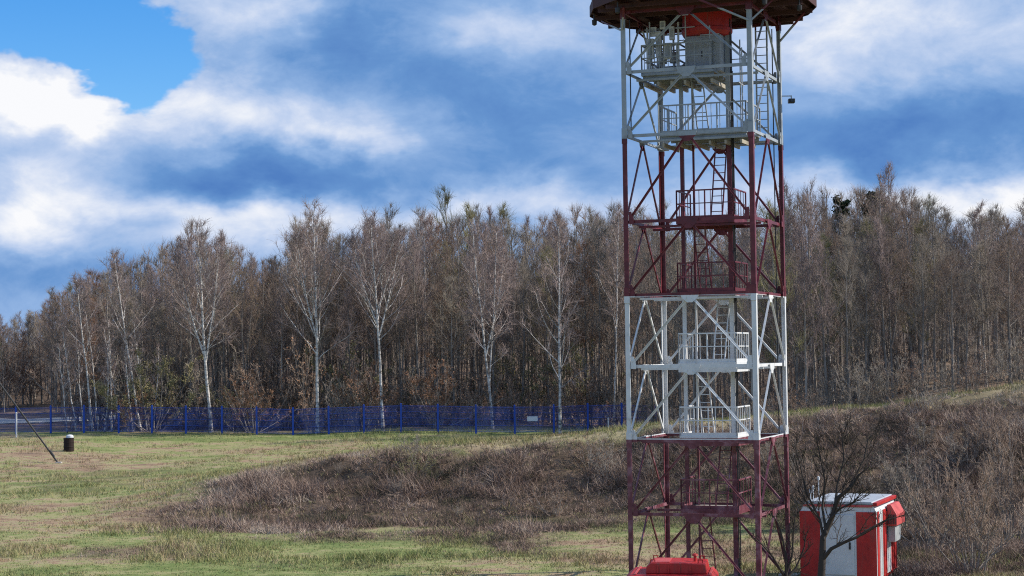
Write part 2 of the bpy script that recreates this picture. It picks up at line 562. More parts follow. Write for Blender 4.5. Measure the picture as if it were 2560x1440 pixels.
def terrain(x, y):
    x = np.asarray(x, float); y = np.asarray(y, float)
    bh = bank_h(x); pr = bank_prof(x, y)
    z = base_z(x, y) + bh * pr
    slope = pr * (1 - smooth(CREST_Y - 2, CREST_Y + 1, y)) * smooth(0.5, 2, bh)
    z = z + slope * ((vnoise(x * 0.55, y * 0.55, 1) - 0.5) * 0.9 + (vnoise(x * 1.4, y * 1.4, 2) - 0.5) * 0.35)
    z = z + (vnoise(x * 0.9, y * 0.9, 4) - 0.5) * 0.10
    return z


def brushy(x, y):
    bh = bank_h(x)
    toe = 81.5 + (vnoise(x * 0.35, y * 0.35, 12) - 0.5) * 5
    k = smooth(toe, toe + 3, y) * (1 - smooth(CREST_Y - 1.8, CREST_Y - 0.1, y + (vnoise(x * 0.4, y * 0.4, 13) - 0.5) * 2.5)) * smooth(0.15, 1.5, bh + (vnoise(x * .3, y * .5, 14) - .5) * .8)
    # rough patches in the field to the left and the thicket on the right
    pt = smooth(0.42, 0.85, vnoise(x * 0.13 + 4, y * 0.21, 21) * .65 + vnoise(x * .8, y * .8, 22) * .35) * smooth(70, 76, y) * (1 - smooth(104, 118, y)) * (1 - smooth(1, 4, x)) * 0.8
    rt = smooth(9.5, 13.5, x) * smooth(64, 70, y) * (1 - smooth(CREST_Y - 1.5, CREST_Y, y))
    rt = np.maximum(rt, smooth(3.5, 8, x) * smooth(70, 76, y) * (1 - smooth(CREST_Y - 1.5, CREST_Y, y)) * .6 * smooth(.35, .6, vnoise(x * .5, y * .5, 77)))
    return np.clip(np.maximum(np.maximum(k, pt), rt), 0, 1)


def gz(x, y):
    return float(terrain(np.array([x]), np.array([y]))[0])


def ground_at(px, D):
    """point of the ground D metres away under picture column px"""
    py = 1080.0
    for _ in range(6):
        p = at(px, py, D); z = gz(p[0], D)
        py -= (z - p[2]) * F_PX / D
    p = at(px, py, D)
    return np.array([p[0], D, gz(p[0], D)])


def axis(lo, hi, step, far):
    a = list(np.arange(lo, hi + 1e-6, step)); s = step
    b, c = [], []
    x, y = lo, hi
    while x > -far:
        s *= 1.35; x -= s; b.append(x)
    s = step
    while y < far:
        s *= 1.35; y += s; c.append(y)
    return np.array(b[::-1] + a + c)


gx = axis(-46, 46, 0.5, 4000); gy = axis(50, 146, 0.5, 4000)
XX, YY = np.meshgrid(gx, gy)
ZZ = terrain(XX, YY)
nx, ny = len(gx), len(gy)
idx = np.arange(nx * ny).reshape(ny, nx)
quads = np.stack([idx[:-1, :-1], idx[:-1, 1:], idx[1:, 1:], idx[1:, :-1]], -1).reshape(-1, 4)
x_, y_ = XX.ravel(), YY.ravel()
straw = smooth(CREST_Y - 2.5, CREST_Y - 0.5, y_) * (1 - smooth(CREST_Y + 2 + 6 * smooth(8, 16, x_), CREST_Y + 5 + 8 * smooth(8, 16, x_), y_)) * smooth(0.8, 2, bank_h(x_))
woodm = np.maximum(smooth(136, 142, y_ + (vnoise(x_ * .3, y_ * .3, 31) - .5) * 4), smooth(CREST_Y + 9, CREST_Y + 13, y_) * smooth(5, 10, x_))
gme = big_mesh('ground', np.stack([x_, y_, ZZ.ravel()], 1), [quads], ['ground'],
               {'brushy': brushy(x_, y_), 'strawy': straw, 'wood': woodm})
gme.polygons.foreach_set('use_smooth', [True] * len(gme.polygons))
tag(link('ground', gme), kind='structure')

# pale gravel track beyond the far end of the fence
mat('gravel', worn((0.46, 0.43, 0.39), (0.30, 0.28, 0.25), 1.5), 0.95)
tr = MB(); pts = []
for i in range(26):
    px = -420 + i * 30
    for dD in (0, 4.5):
        p = ground_at(px, 149 + 0.12 * (i - 13) + dD + 0.02 * (i - 13) ** 2 * 0.1); pts.append((p[0], p[1], p[2] + 0.05))
tr.poly(pts, [(2 * i, 2 * i + 2, 2 * i + 3, 2 * i + 1) for i in range(25)])
tag(tr.build('track', 'gravel'), kind='structure')

# ------------------------------------------------------------------ radar tower
TX, TY, TYAW, TW = 7.102, 67.154, -0.36275, 4.7
tower = empty('lattice_tower', (TX, TY, 0), TYAW)
tag(tower, 'tall square red and white steel lattice tower with landings and a round top platform', 'tower')
H2 = TW / 2
RINGS = [2.66, 5.28, 7.89, 10.44, 13.07, 16.15, 18.45, 20.62]
CORN = [(-H2, -H2), (H2, -H2), (H2, H2), (-H2, H2)]
INW = [(1, 1), (-1, 1), (-1, -1), (1, -1)]
for (cx, cy), (sx, sy) in zip(CORN, INW):
    b = MB(); w, t = 0.17, 0.03
    pr = [(0, 0), (w, 0), (w, t), (t, t), (t, w), (0, w)]
    prof = [(cx + sx * (a - 0.04), cy + sy * (c - 0.04)) for a, c in pr]
    if sx * sy < 0: prof = prof[::-1]
    n = 6
    lo = gz(TX + cx, TY + cy) - 0.1
    b.poly([(x, y, lo) for x, y in prof] + [(x, y, 20.75) for x, y in prof],
           [(i, (i + 1) % n, n + (i + 1) % n, n + i) for i in range(n)] + [tuple(range(n - 1, -1, -1)), tuple(range(n, 2 * n))])
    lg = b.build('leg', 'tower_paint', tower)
    for z in RINGS[1::2]:                                       # splice plates
        f = MB(); x0, x1 = sorted((cx - sx * 0.055, cx + sx * 0.15)); y0, y1 = sorted((cy - sy * 0.062, cy - sy * 0.042))
        f.box(x0, x1, y0, y1, z - 0.28, z + 0.28); f.build('splice_plate', 'tower_paint', lg)
    f = MB(); f.box(cx - 0.35, cx + 0.35, cy - 0.35, cy + 0.35, -0.5, 0.14); f.build('footing', 'concrete', tower, 0.02)

faces = []
for k in range(4):
    a = np.array(CORN[k]); c = np.array(CORN[(k + 1) % 4])
    t = (c - a) / TW; nrm = np.array([t[1], -t[0]])
    faces.append((a, c, t, nrm))
zlev = [0.0] + RINGS
for k, (a, c, t, nrm) in enumerate(faces):
    n3 = (nrm[0], nrm[1], 0)
    for i, z in enumerate(RINGS):
        b = MB()
        p0 = (*(a + t * 0.10 - nrm * 0.05), z); p1 = (*(c - t * 0.10 - nrm * 0.05), z)
        b.extrude([(-0.055, 0.0), (0.055, 0.0), (0.055, 0.018), (-0.037, 0.018), (-0.037, 0.07), (-0.055, 0.07)], p0, p1, tuple(-x for x in n3))
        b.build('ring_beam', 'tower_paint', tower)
        # apex gusset under the beam and node gussets at its ends
        def plate(m, pl):
            g = MB(); n_ = len(pl)
            q = lambda s, zz, d: (*(m + t * s + nrm * d), zz)
            g.poly([q(s, zz, 0.012) for s, zz in pl] + [q(s, zz, 0.026) for s, zz in pl],
                   [tuple(range(n_)), tuple(range(2 * n_ - 1, n_ - 1, -1))] + [(j, n_ + j, n_ + (j + 1) % n_, (j + 1) % n_) for j in range(n_)])
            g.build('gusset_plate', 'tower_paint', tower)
        plate((a + c) / 2, [(-0.36, z + 0.06), (0.36, z + 0.06), (0.30, z - 0.12), (0.10, z - 0.30), (-0.10, z - 0.30), (-0.30, z - 0.12)])
        for e, sg in ((a, 1), (c, -1)):
            plate(e, [(sg * 0.15, z - 0.08), (sg * 0.34, z - 0.08), (sg * 0.34, z + 0.10), (sg * 0.24, z + 0.36), (sg * 0.15, z + 0.36)])
    for i in range(len(RINGS)):
        z0, z1 = zlev[i], zlev[i + 1]
        top = (a + c) / 2
        for e, sg in ((a, 1), (c, -1)):
            b = MB()
            p0 = (*(e + t * sg * 0.20 - nrm * 0.012), z0 + 0.13); p1 = (*(top - t * sg * 0.09 - nrm * 0.012), z1 - 0.14)
            b.angle(p0, p1, 0.075, 0.014, n3, 1)
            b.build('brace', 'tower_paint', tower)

# inner stair shaft posts and cable duct
for x, y, w, z1 in ((-0.86, 0.05, 0.13, 18.4), (0.92, 0.05, 0.16, 20.7), (-0.62, 0.75, 0.07, 18.4), (0.70, 0.85, 0.07, 16.1)):
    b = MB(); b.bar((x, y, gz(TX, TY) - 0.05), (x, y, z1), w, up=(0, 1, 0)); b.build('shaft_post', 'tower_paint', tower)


def railing(pts, z, h=1.05, step=0.28, closed=False, kick=0.12, bal=0.022):
    m = MB(); n = len(pts)
    for i in range(n if closed else n - 1):
        a = np.array(pts[i]); c = np.array(pts[(i + 1) % n]); L = np.linalg.norm(c - a); d = (c - a) / L
        for zz, r in ((z + h, 0.05), (z + h * 0.55, 0.035)):
            m.bar((*a, zz), (*c, zz), r)
        if kick:
            m.bar((*a, z + kick / 2 + 0.01), (*c, z + kick / 2 + 0.01), 0.008, kick)
        k = max(1, int(L / 1.0))
        for j in range(k + 1):
            p = a + d * L * j / k; m.bar((*p, z - 0.05), (*p, z + h), 0.045, up=(0, 1, 0))
        if step:
            k = int(L / step)
            for j in range(1, k):
                p = a + d * L * j / k; m.bar((*p, z + kick), (*p, z + h), bal, up=(0, 1, 0))
    return m


def ladder(x, y0, z0, y1, z1, w=0.42):
    m = MB(); p0 = np.array([x, y0, z0]); p1 = np.array([x, y1, z1])
    for s in (-1, 1):
        o = np.array([s * w / 2, 0, 0]); m.bar(p0 + o, p1 + o, 0.04, 0.06)
    n = int(np.linalg.norm(p1 - p0) / 0.30)
    for i in range(1, n):
        c = p0 + (p1 - p0) * i / n; m.bar(c - (w / 2, 0, 0), c + (w / 2, 0, 0), 0.028)
    return m


def landing(x0, x1, y0, y1, z, fascia=0.34, dense=0.26, rail=1.05, sides='lfr'):
    m = MB(); m.box(x0, x1, y0, y1, z - 0.05, z)
    ld = m.build('landing', 'deck_plate', tower)
    f = MB()
    f.box(x0 - 0.02, x1 + 0.02, y0 - 0.03, y0 - 0.002, z - fascia, z + 0.012)
    f.box(x1 + 0.002, x1 + 0.03, y0, y1, z - fascia, z + 0.012)
    f.box(x0 - 0.03, x0 - 0.002, y0, y1, z - fascia, z + 0.012)
    f.build('fascia', 'tower_paint', ld)
    b = MB()
    for i in range(4):
        yy = y0 + 0.12 + (y1 - y0 - 0.24) * i / 3
        b.box(x0 + 0.01, x1 - 0.01, yy - 0.035, yy + 0.035, z - 0.17, z - 0.052)
    for yy in (y0 + 0.05, y1 - 0.05):                            # carrier beams out to the tower faces
        b.box(-H2 + 0.08, H2 - 0.08, yy - 0.035, yy + 0.035, z - 0.25, z - 0.172)
    b.build('joist', 'tower_paint', ld)
    path = {'lfr': [(x0, y1), (x0, y0), (x1, y0), (x1, y1)], 'all': [(x0, y1), (x0, y0), (x1, y0), (x1, y1)]}[sides]
    railing(path, z, rail, dense, sides == 'all').build('railing', 'tower_paint', ld)
    return ld


LZ = [2.75, 5.35, 8.0, 10.55, 13.17]
for i, z in enumerate(LZ):
    landing(-0.82, 1.28, -0.95, 0.95, z, 0.34 if i in (1, 2) else 0.16, 0.24 if i in (1, 2) else 0.36)
landing(-1.45, 1.75, -0.75, 1.45, 16.32, 0.07, 0.30)
# upper equipment deck on the left with its rough cream underside beams
d2 = landing(-2.05, 0.62, -0.95, 1.4, 18.55, 0.07, 0.32)
b = MB()
for i in range(6):
    x = -1.95 + i * 0.5
    b.box(x - 0.04, x + 0.04, -.9, 1.3, 18.10, 18.245)
b.build('cream_beam', 'cream_beam', d2)
b = MB()
for i in range(6):
    x = -1.35 + i * 0.58
    b.box(x - 0.035, x + 0.035, -.7, 1.4, 15.88, 16.015)
b.build('cream_beam', 'cream_beam', tower)
zs = [0.0] + LZ + [16.32, 18.55]
for i in range(len(zs) - 1):
    s = 1 if i % 2 else -1
    ladder(0.2 + 0.35 * s, -0.55 * s, zs[i], 0.45 * s, zs[i + 1] + 0.02).build('ladder', 'tower_paint', tower)
ladder(1.75, 1.9, 16.4, 1.9, 20.6).build('ladder', 'tower_paint', tower)

# cable bundles clipped to the duct and slack lines below the upper decks
for x, y, z0, z1, r in ((1.05, -.06, .3, 20.5, .028), (1.09, .02, .3, 18.6, .022), (1.04, .14, 5.0, 20.4, .02), (-2.2, -1.9, 16.2, 20.4, .022), (2.1, 2.15, 5.2, 20.4, .022)):
    b = MB(); b.tube((x, y, z0), (x, y, z1), r, r, 6); b.build('cable', 'dark_metal', tower)
for i, (x, y, h) in enumerate(((-1.75, -.88, 1.9), (-.4, -.88, 2.0), (.5, -.88, 1.6), (-.9, 1.3, 1.9), (1.1, 1.2, 3.6), (1.6, -.6, 3.0))):
    b = MB(); zb = 18.56 if i < 4 else 16.33
    b.tube((x, y, zb), (x, y, zb + h), .025); b.bar((x - .35, y, zb + h * .8), (x + .35, y, zb + h * .8), .03); b.bar((x, y - .3, zb + h * .55), (x, y + .3, zb + h * .55), .03); b.build('pipe_stand', 'pale_grey', tower)

# round top platform
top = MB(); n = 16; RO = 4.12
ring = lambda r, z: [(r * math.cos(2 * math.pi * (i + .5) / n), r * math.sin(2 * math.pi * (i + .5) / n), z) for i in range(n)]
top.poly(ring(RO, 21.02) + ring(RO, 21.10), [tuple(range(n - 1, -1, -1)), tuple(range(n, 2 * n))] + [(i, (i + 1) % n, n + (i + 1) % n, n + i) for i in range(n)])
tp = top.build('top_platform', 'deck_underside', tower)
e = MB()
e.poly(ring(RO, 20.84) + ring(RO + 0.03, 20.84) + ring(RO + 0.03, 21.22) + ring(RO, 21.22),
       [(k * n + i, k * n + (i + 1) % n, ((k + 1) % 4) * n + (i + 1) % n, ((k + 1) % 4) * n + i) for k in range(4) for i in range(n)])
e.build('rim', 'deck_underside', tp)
for i in range(11):
    x = -3.75 + i * 0.75; hl = math.sqrt(max(0.2, (RO - 0.08) ** 2 - x * x)) - 0.04
    j = MB(); j.extrude([(-0.05, 0), (0.05, 0), (0.05, 0.02), (0.01, 0.02), (0.01, 0.17), (0.05, 0.17), (0.05, 0.19), (-0.05, 0.19), (-0.05, 0.17), (-0.01, 0.17), (-0.01, 0.02), (-0.05, 0.02)], (x, -hl, 20.825), (x, hl, 20.825))
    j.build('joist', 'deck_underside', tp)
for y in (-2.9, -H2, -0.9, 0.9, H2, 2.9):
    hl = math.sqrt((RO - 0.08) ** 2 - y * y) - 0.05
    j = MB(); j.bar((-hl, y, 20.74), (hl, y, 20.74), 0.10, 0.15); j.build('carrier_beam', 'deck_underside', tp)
for i in range(16):                                             # outrigger struts from the legs to the rim
    a = 2 * math.pi * (i + .5) / 16
    if i % 2 == 0:
        c = CORN[[2, 3, 0, 1][int(a // (math.pi / 2)) % 4]]
        j = MB(); j.bar((c[0], c[1], 19.95), (3.7 * math.cos(a), 3.7 * math.sin(a), 20.66), 0.06); j.build('strut', 'tower_paint', tp)
railing([(p[0], p[1]) for p in ring(RO - 0.08, 0)], 21.11, 1.1, 0.0, True).build('railing', 'tower_paint', tp)
for a in (200, 236, 318, 345):                                    # small lamps and drain spouts under the rim
    x, y = 3.95 * math.cos(R(a)), 3.95 * math.sin(R(a))
    l = MB(); l.tube((x, y, 20.84), (x, y, 20.60), 0.03); l.lathe([(0.03, -0.2), (0.09, -0.16), (0.10, 0.0), (0.03, 0.03)], (x, y, 20.60), 10)
    l.build('obstruction_lamp', 'dark_metal', tp)


def local(x, y, z):
    c, s = math.cos(TYAW), math.sin(TYAW)
    return (TX + x * c - y * s, TY + x * s + y * c, z)


# radar turntable housing hanging under the platform
ho = empty('radar_drive_housing', local(0.15, 0.1, 18.56), TYAW)
tag(ho, 'red drum over a pale cabinet under the round top platform of the tower', 'radar drive')
b = MB(); b.lathe([(0.72, 1.34), (0.86, 1.36), (0.93, 1.5), (0.93, 1.62), (0.90, 1.64), (0.90, 2.2), (0.95, 2.22), (0.95, 2.455)], n=28)
b.build('red_drum', 'red_paint', ho, smooth=False)
b = MB(); b.box(-0.66, 0.66, -0.6, 0.6, 0.0, 1.335); cb = b.build('cabinet', 'pale_grey', ho, 0.03)
b = MB(); b.box(-0.56, 0.0, -0.618, -0.602, 0.08, 1.25); b.box(0.03, 0.56, -0.618, -0.602, 0.08, 1.25); b.build('cabinet_door', 'pale_grey', cb, 0.006)
b = MB(); b.box(-0.06, -0.03, -0.65, -0.62, 0.55, 0.75); b.build('handle', 'dark_metal', cb)

# antenna frame and equipment on the upper left deck
ac = empty('antenna_frame', local(-1.3, 0.15, 18.56), TYAW)
tag(ac, 'pale pipe frame with antenna panels and boxes on the upper tower deck', 'antenna frame')
for x in (-0.62, 0.0, 0.55):
    for y in (-0.75, 0.55):
        b = MB(); b.tube((x, y, 0), (x, y, 1.75 + 0.12 * (x > 0)), 0.04); b.build('pipe_post', 'white_paint', ac)
b = MB()
for z in (0.45, 1.05, 1.65):
    for y in (-0.75, 0.55):
        b.bar((-0.7, y - 0.05, z), (0.65, y - 0.05, z), 0.05)
    for x in (-0.62, 0.55):
        b.bar((x + 0.05, -0.8, z), (x + 0.05, 0.6, z), 0.05)
b.build('cross_rails', 'grey_metal', ac)
for x, z, w, h in ((-0.45, 0.55, 0.24, 0.75), (-0.15, 0.62, 0.20, 0.95), (0.2, 0.5, 0.28, 0.6), (0.36, 1.2, 0.18, 0.5), (-0.35, 1.38, 0.26, 0.34), (0.02, 1.62, 0.2, 0.3)):
    b = MB(); b.box(x - w / 2, x + w / 2, -0.99, -0.83, z, z + h); p = b.build('antenna_panel', 'white_paint', ac, 0.02)
    b = MB(); b.box(x - w * 0.3, x + w * 0.3, -1.0, -0.992, z + h * .2, z + h * .8); b.build('dark_cover', 'grey_metal', p)
for x in (-0.3, 0.15):
    b = MB(); b.lathe([(0.02, 0), (0.17, 0.02), (0.17, 0.32), (0.1, 0.42), (0.02, 0.44)], (x, 0.1, 0.5), 14); b.tube((x, 0.1, 0.0), (x, 0.1, 0.5), 0.05); b.build('radome', 'white_paint', ac)

# flood camera on a bracket at the right-hand leg
lp = local(H2, H2, 0); fp = at(1977, 252, lp[1])
fl = empty('surveillance_camera', (fp[0] - 0.12, fp[1], fp[2]))
tag(fl, 'small black camera on a thin bracket sticking out from the tower leg', 'camera')
b = MB(); b.bar((lp[0] - fp[0] + 0.16, 0, 0.18), (0.14, 0, 0.18), 0.035); b.bar((0.14, 0, 0.20), (0.14, 0, 0.06), 0.035, up=(0, 1, 0)); b.build('bracket', 'grey_metal', fl)
b = MB(); b.box(0.02, 0.26, -0.16, 0.12, -0.09, 0.07); hd = b.build('head', 'dark_metal', fl, 0.02)
b = MB(); b.tube((0.14, -0.16, 0), (0.14, -0.19, 0), 0.06, n=12); b.build('lens', 'glass_dark', hd)

# ------------------------------------------------------------------ striped equipment shelter
sp0 = at(2194, 1436, 65.0); SY = R(-22)
sz = gz(sp0[0], 65.0)
sh = empty('striped_shelter', (sp0[0], 65.0, sz), SY)
tag(sh, 'red and white striped equipment shelter with pale roof beside the lattice tower', 'shelter')
SW, SL, SH, SB = 2.75, 3.7, 2.98, 0.32                           # width, length, roof height, floor height


def prism_y(m, prof, y0, y1, mi=0):
    n = len(prof)
    m.poly([(x, y0, z) for x, z in prof] + [(x, y1, z) for x, z in prof],
           [(i, (i + 1) % n, n + (i + 1) % n, n + i) for i in range(n)] + [tuple(range(n - 1, -1, -1)), tuple(range(n, 2 * n))], mi)


ch = 0.30
bw = MB()
prism_y(bw, [(-SW, SB), (0, SB), (0, SH - ch), (-ch * .45, SH - .04), (-SW + ch * .8, SH - .04), (-SW, SH - ch)], 0, SL)
bw.build('body', 'white_paint', sh, 0.02)
b = MB(); prism_y(b, [(-SW + .2, SH - .038), (-.1, SH - .038), (-.16, SH + .05), (-SW + .3, SH + .05)], -.05, SL + .05); b.build('roof', 'pale_grey', sh, 0.01)
b = MB(); b.box(-.13, .03, -.04, SL + .04, SH - .10, SH + .02); b.build('roof_edge', 'red_paint', sh, .01)
b = MB(); b.box(-SW + .15, -.14, -.045, -.004, SH - .14, SH - .06); b.build('roof_edge', 'faded_red', sh, .008)
for x0, x1 in ((-SW + 0.01, -SW + 0.74), (-0.72, -0.012)):        # red bands on the end wall
    zt = SH - ch - 0.01
    b = MB(); b.box(x0, x1, -0.022, -0.002, SB + 0.01, zt); b.build('red_stripe', 'red_paint', sh, 0.004)
b = MB(); b.box(-1.93, -0.80, -0.035, -0.003, SB + 0.12, SH - 0.42); dr = b.build('door', 'white_paint', sh, 0.01)
b = MB(); b.box(-0.98, -0.92, -0.075, -0.037, 1.35, 1.6); b.build('handle', 'dark_metal', dr)
b = MB()
for z in (0.7, 1.6, 2.3): b.box(-1.96, -1.90, -0.06, -0.036, z, z + .16)
b.build('hinge', 'grey_metal', dr)
for y0, y1 in ((0.05, 0.42), (1.12, 1.75), (2.5, 3.66)):          # red bands on the long wall
    b = MB(); b.box(0.002, 0.022, y0, y1, SB + 0.01, SH - ch - .01); b.build('red_stripe', 'red_paint', sh, 0.004)
for i in range(9):                                                # pressed ribs
    b = MB(); y = 0.48 + i * 0.38; b.box(0.0225, 0.045, y - 0.03, y + 0.03, SB + 0.08, SH - ch - .1); b.build('rib', 'red_paint' if (y < .42 or 1.12 < y < 1.75 or y > 2.5) else 'white_paint', sh)
b = MB(); b.poly([(0.05, 1.7, 2.05), (0.40, 1.7, 2.05), (0.40, 1.7, 2.45), (0.20, 1.7, 2.80), (0.05, 1.7, 2.80),
                  (0.05, 3.3, 2.05), (0.40, 3.3, 2.05), (0.40, 3.3, 2.45), (0.20, 3.3, 2.80), (0.05, 3.3, 2.80)],
                 [(0, 1, 2, 3, 4), (9, 8, 7, 6, 5)] + [(i, 5 + i, 5 + (i + 1) % 5, (i + 1) % 5) for i in range(5)])
hd = b.build('ventilation_hood', 'faded_red', sh, 0.02)
b = MB()
for i in range(5): b.box(0.09 + i * 0.06, 0.12 + i * 0.06, 1.672, 1.698, 2.1, 2.45)
b.build('louvre', 'dark_metal', hd)
b = MB(); b.box(0.05, 0.30, 1.9, 3.0, 1.45, 2.02); b.build('air_unit', 'grey_metal', sh, 0.02)
b = MB(); b.box(-SW + .1, -.1, .15, SL - .15, 0.18, SB - .002); b.build('base_frame', 'red_paint', sh)
for x in (-SW + .3, -.3):
    for y in (.4, SL - .4):
        b = MB(); b.box(x - .15, x + .15, y - .15, y + .15, -0.3, 0.178); b.build('block', 'concrete', sh)
for x, h in ((-2.35, .42), (-2.15, .75), (-2.45, .28)):
    b = MB(); b.tube((x, .5, SH + .052), (x, .5, SH + h), .022); b.lathe([(.02, 0), (.05, .02), (.05, .12), (.02, .14)], (x, .5, SH + h), 8); b.build('roof_aerial', 'white_paint', sh)

# ------------------------------------------------------------------ red shelter roof at the tower's foot
rp = at(1676, 1432, 60.0)
rz = gz(rp[0], 60.0)
rs = empty('red_shelter', (rp[0], 60.0, rz - 0.24), R(-9))
tag(rs, 'bright red shelter with raised roof hatch at the foot of the lattice tower', 'shelter')
b = MB(); prism_y(b, [(-1.55, 0.15), (1.45, 0.15), (1.45, 1.25), (1.30, 1.42), (-1.32, 1.42), (-1.55, 1.25)], -0.2, 2.2); b.build('body', 'red_paint', rs, 0.03)
b = MB(); prism_y(b, [(-0.82, 1.422), (1.18, 1.422), (1.12, 1.74), (0.35, 1.78), (-0.66, 1.78), (-0.80, 1.66)], 0.2, 1.8); ht = b.build('roof_hatch', 'red_paint', rs, 0.03)
for x in (-0.45, -0.1, .25, .6):
    b = MB(); b.box(x, x + .05, .16, .198, 1.45, 1.70); b.build('rib', 'red_paint', ht)
for x in (-1.0, 0.0, .9):
    b = MB(); b.box(x - .3, x + .3, -.23, -.202, .35, 1.2); b.build('side_panel', 'red_paint', rs, .006)
b = MB(); b.box(-1.4, 1.3, -.1, 2.1, -.3, .148); b.build('plinth', 'concrete', rs)
for x, y in ((-.6, .4), (.95, .4), (-.6, 1.6), (.95, 1.6)):
    b = MB(); b.bar((x - .07, y, 1.76), (x - .07, y, 1.86), .03, up=(0, 1, 0)); b.bar((x + .07, y, 1.76), (x + .07, y, 1.86), .03, up=(0, 1, 0)); b.bar((x - .085, y, 1.86), (x + .085, y, 1.86), .03); b.build('lifting_lug', 'red_paint', ht)
for x in (-1.15, 1.27):
    b = MB(); b.box(x - .04, x + .04, -.1, 2.1, 1.421, 1.455); b.build('roof_rail', 'faded_red', rs, .006)
b = MB(); b.box(-.62, -.05, .35, 1.6, 1.782, 1.80); b.build('hatch_lid', 'faded_red', ht, .006)
b = MB(); b.tube((.75, .9, 1.74), (.75, .9, 1.93), .05); b.lathe([(.05, 0), (.11, .02), (.09, .07), (.02, .09)], (.75, .9, 1.93), 10); b.build('vent_cap', 'red_paint', ht)

# ------------------------------------------------------------------ blue fence
post_px = [-140, -50, 40, 127, 210, 297, 380, 465, 555, 642, 733, 822, 910, 1003, 1095, 1190, 1287, 1385, 1470, 1555, 1640]
fd = lambda px: 138.0 - 8.5 * (px / 1640.0)
fp0 = ground_at(post_px[0], fd(post_px[0]))
fence = empty('mesh_fence', tuple(fp0)); tag(fence, 'long blue welded mesh fence with blue posts in front of the bare wood', 'fence')
PP = [ground_at(p, fd(p)) - fp0 for p in post_px]
pm = MB(); pm.bar((0, 0, -0.4), (0, 0, 2.02), 0.13, up=(0, 1, 0)); pm.lathe([(0.06, 2.02), (0.06, 2.04), (0.02, 2.06)], n=8)
p0 = pm.build('fence_post', 'fence_blue', fence)
for i, p in enumerate(PP):
    o = p0 if i == 0 else p0.copy()
    if i: COL.objects.link(o); o.parent = fence
    o.location = tuple(p)
for i in range(len(PP) - 1):
    a, c = PP[i], PP[i + 1]; L = np.linalg.norm(c - a); d = (c - a) / L
    s = np.arange(0.07, L - 0.05, 0.05)
    A = a[None] + d[None] * s[:, None]
    V1, Q1 = prisms(A + [0, 0, 0.09], A + [0, 0, 1.93], 0.005, 0.005, 4)
    zz = np.array([0.12, 0.16, 0.55, 0.59, 1.0, 1.04, 1.45, 1.49, 1.86, 1.90])
    A0 = a[None] + np.stack([0 * zz, 0 * zz + .012, zz], 1); A1 = c[None] + np.stack([0 * zz, 0 * zz + .012, zz], 1)
    V2, Q2 = prisms(A0, A1, 0.006, 0.006, 4)
    V, Q = join_geo([(V1, Q1), (V2, Q2)])
    link('mesh_panel', big_mesh('mesh_panel', V, [Q], ['fence_blue']), fence)
sg = at(1331, 1047, fd(1331) - 0.08)
b = MB(); b.box(-0.37, 0.37, -0.012, 0.012, -0.17, 0.17)
so = b.build('warning_plate', 'sign_white', None, 0.004); so.location = tuple(sg)
tag(so, 'small blank white plate hung on the blue mesh fence', 'sign')
wp = ground_at(1522, 118)
b = MB(); b.tube((0, 0, -.3), (0, 0, 1.95), 0.045); b.lathe([(0.06, 1.95), (0.06, 2.0), (0.02, 2.02)], n=8)
o = b.build('marker_pole', 'white_paint'); o.location = tuple(wp); tag(o, 'thin white pole standing on the grassy bank beside the tower', 'pole')
wp = ground_at(41, 133.5)
b = MB(); b.tube((0, 0, -.3), (0, 0, 1.75), 0.06); b.lathe([(0.075, 1.75), (0.075, 1.8), (0.02, 1.83)], n=8)
o = b.build('marker_pole', 'white_paint'); o.location = tuple(wp); tag(o, 'short white pole in front of the blue fence by the gravel track', 'pole')

# drum with a white lid in the field
dp = ground_at(172, 122)
dm = empty('metal_drum', tuple(dp)); dm.scale = (.88, .88, .9); tag(dm, 'dark rusty drum with a white cover standing in the field', 'drum')
b = MB(); b.lathe([(.36, -.05), (.38, .0), (.38, .28), (.40, .30), (.40, .33), (.38, .35), (.38, .62), (.40, .64), (.40, .67), (.38, .69), (.38, .92), (.40, .94), (.40, .97)], n=20); b.build('barrel', 'rusty_drum', dm)
b = MB(); b.lathe([(.27, .972), (.29, 1.0), (.27, 1.13), (.18, 1.2), (.04, 1.22)], (.08, 0, 0), 14); b.build('cover', 'white_paint', dm)

# guy cable slanting into the field
a0 = ground_at(147, 115.5); a1 = at(-330, 510, 115.5)
b = MB(); b.tube((0, 0, -.05), tuple(a1 - a0), .055, .055, 8)
gc = empty('guy_cable', tuple(a0)); tag(gc, 'dark taut guy cable slanting down to its anchor in the grass', 'cable')
b.build('cable', 'dark_metal', gc)
b = MB(); b.box(-.18, .18, -.18, .18, -.3, .08); b.build('anchor_block', 'concrete', gc, .02)
b = MB(); k = (a1 - a0) / np.linalg.norm(a1 - a0); b.tube(tuple(k * .5), tuple(k * 1.0), .085, .085, 8); b.build('turnbuckle', 'dark_metal', gc)
#TREES
# ------------------------------------------------------------------ vegetation builders
def interp_path(P, t):
    """points and tangents at parameters t (0..1) of polyline P (K,3)"""
    K = len(P); s = np.clip(t, 0, 1) * (K - 1); i = np.minimum(s.astype(int), K - 2); f = (s - i)[:, None]
    return P[i] * (1 - f) + P[i + 1] * f, unit(P[i + 1] - P[i])


def grow(g, starts, dirs, L, K, bend_up, wob):
    """polylines (N,K,3) that start along dirs and bend towards up (or down when negative)"""
    N = len(starts); P = np.empty((N, K, 3)); P[:, 0] = starts; d = dirs.copy()
    for k in range(1, K):
        d = unit(d + np.array([0, 0, 1.0]) * bend_up / K + g.normal(0, wob, (N, 3)))
        P[:, k] = P[:, k - 1] + d * (L / (K - 1))[:, None]
    return P


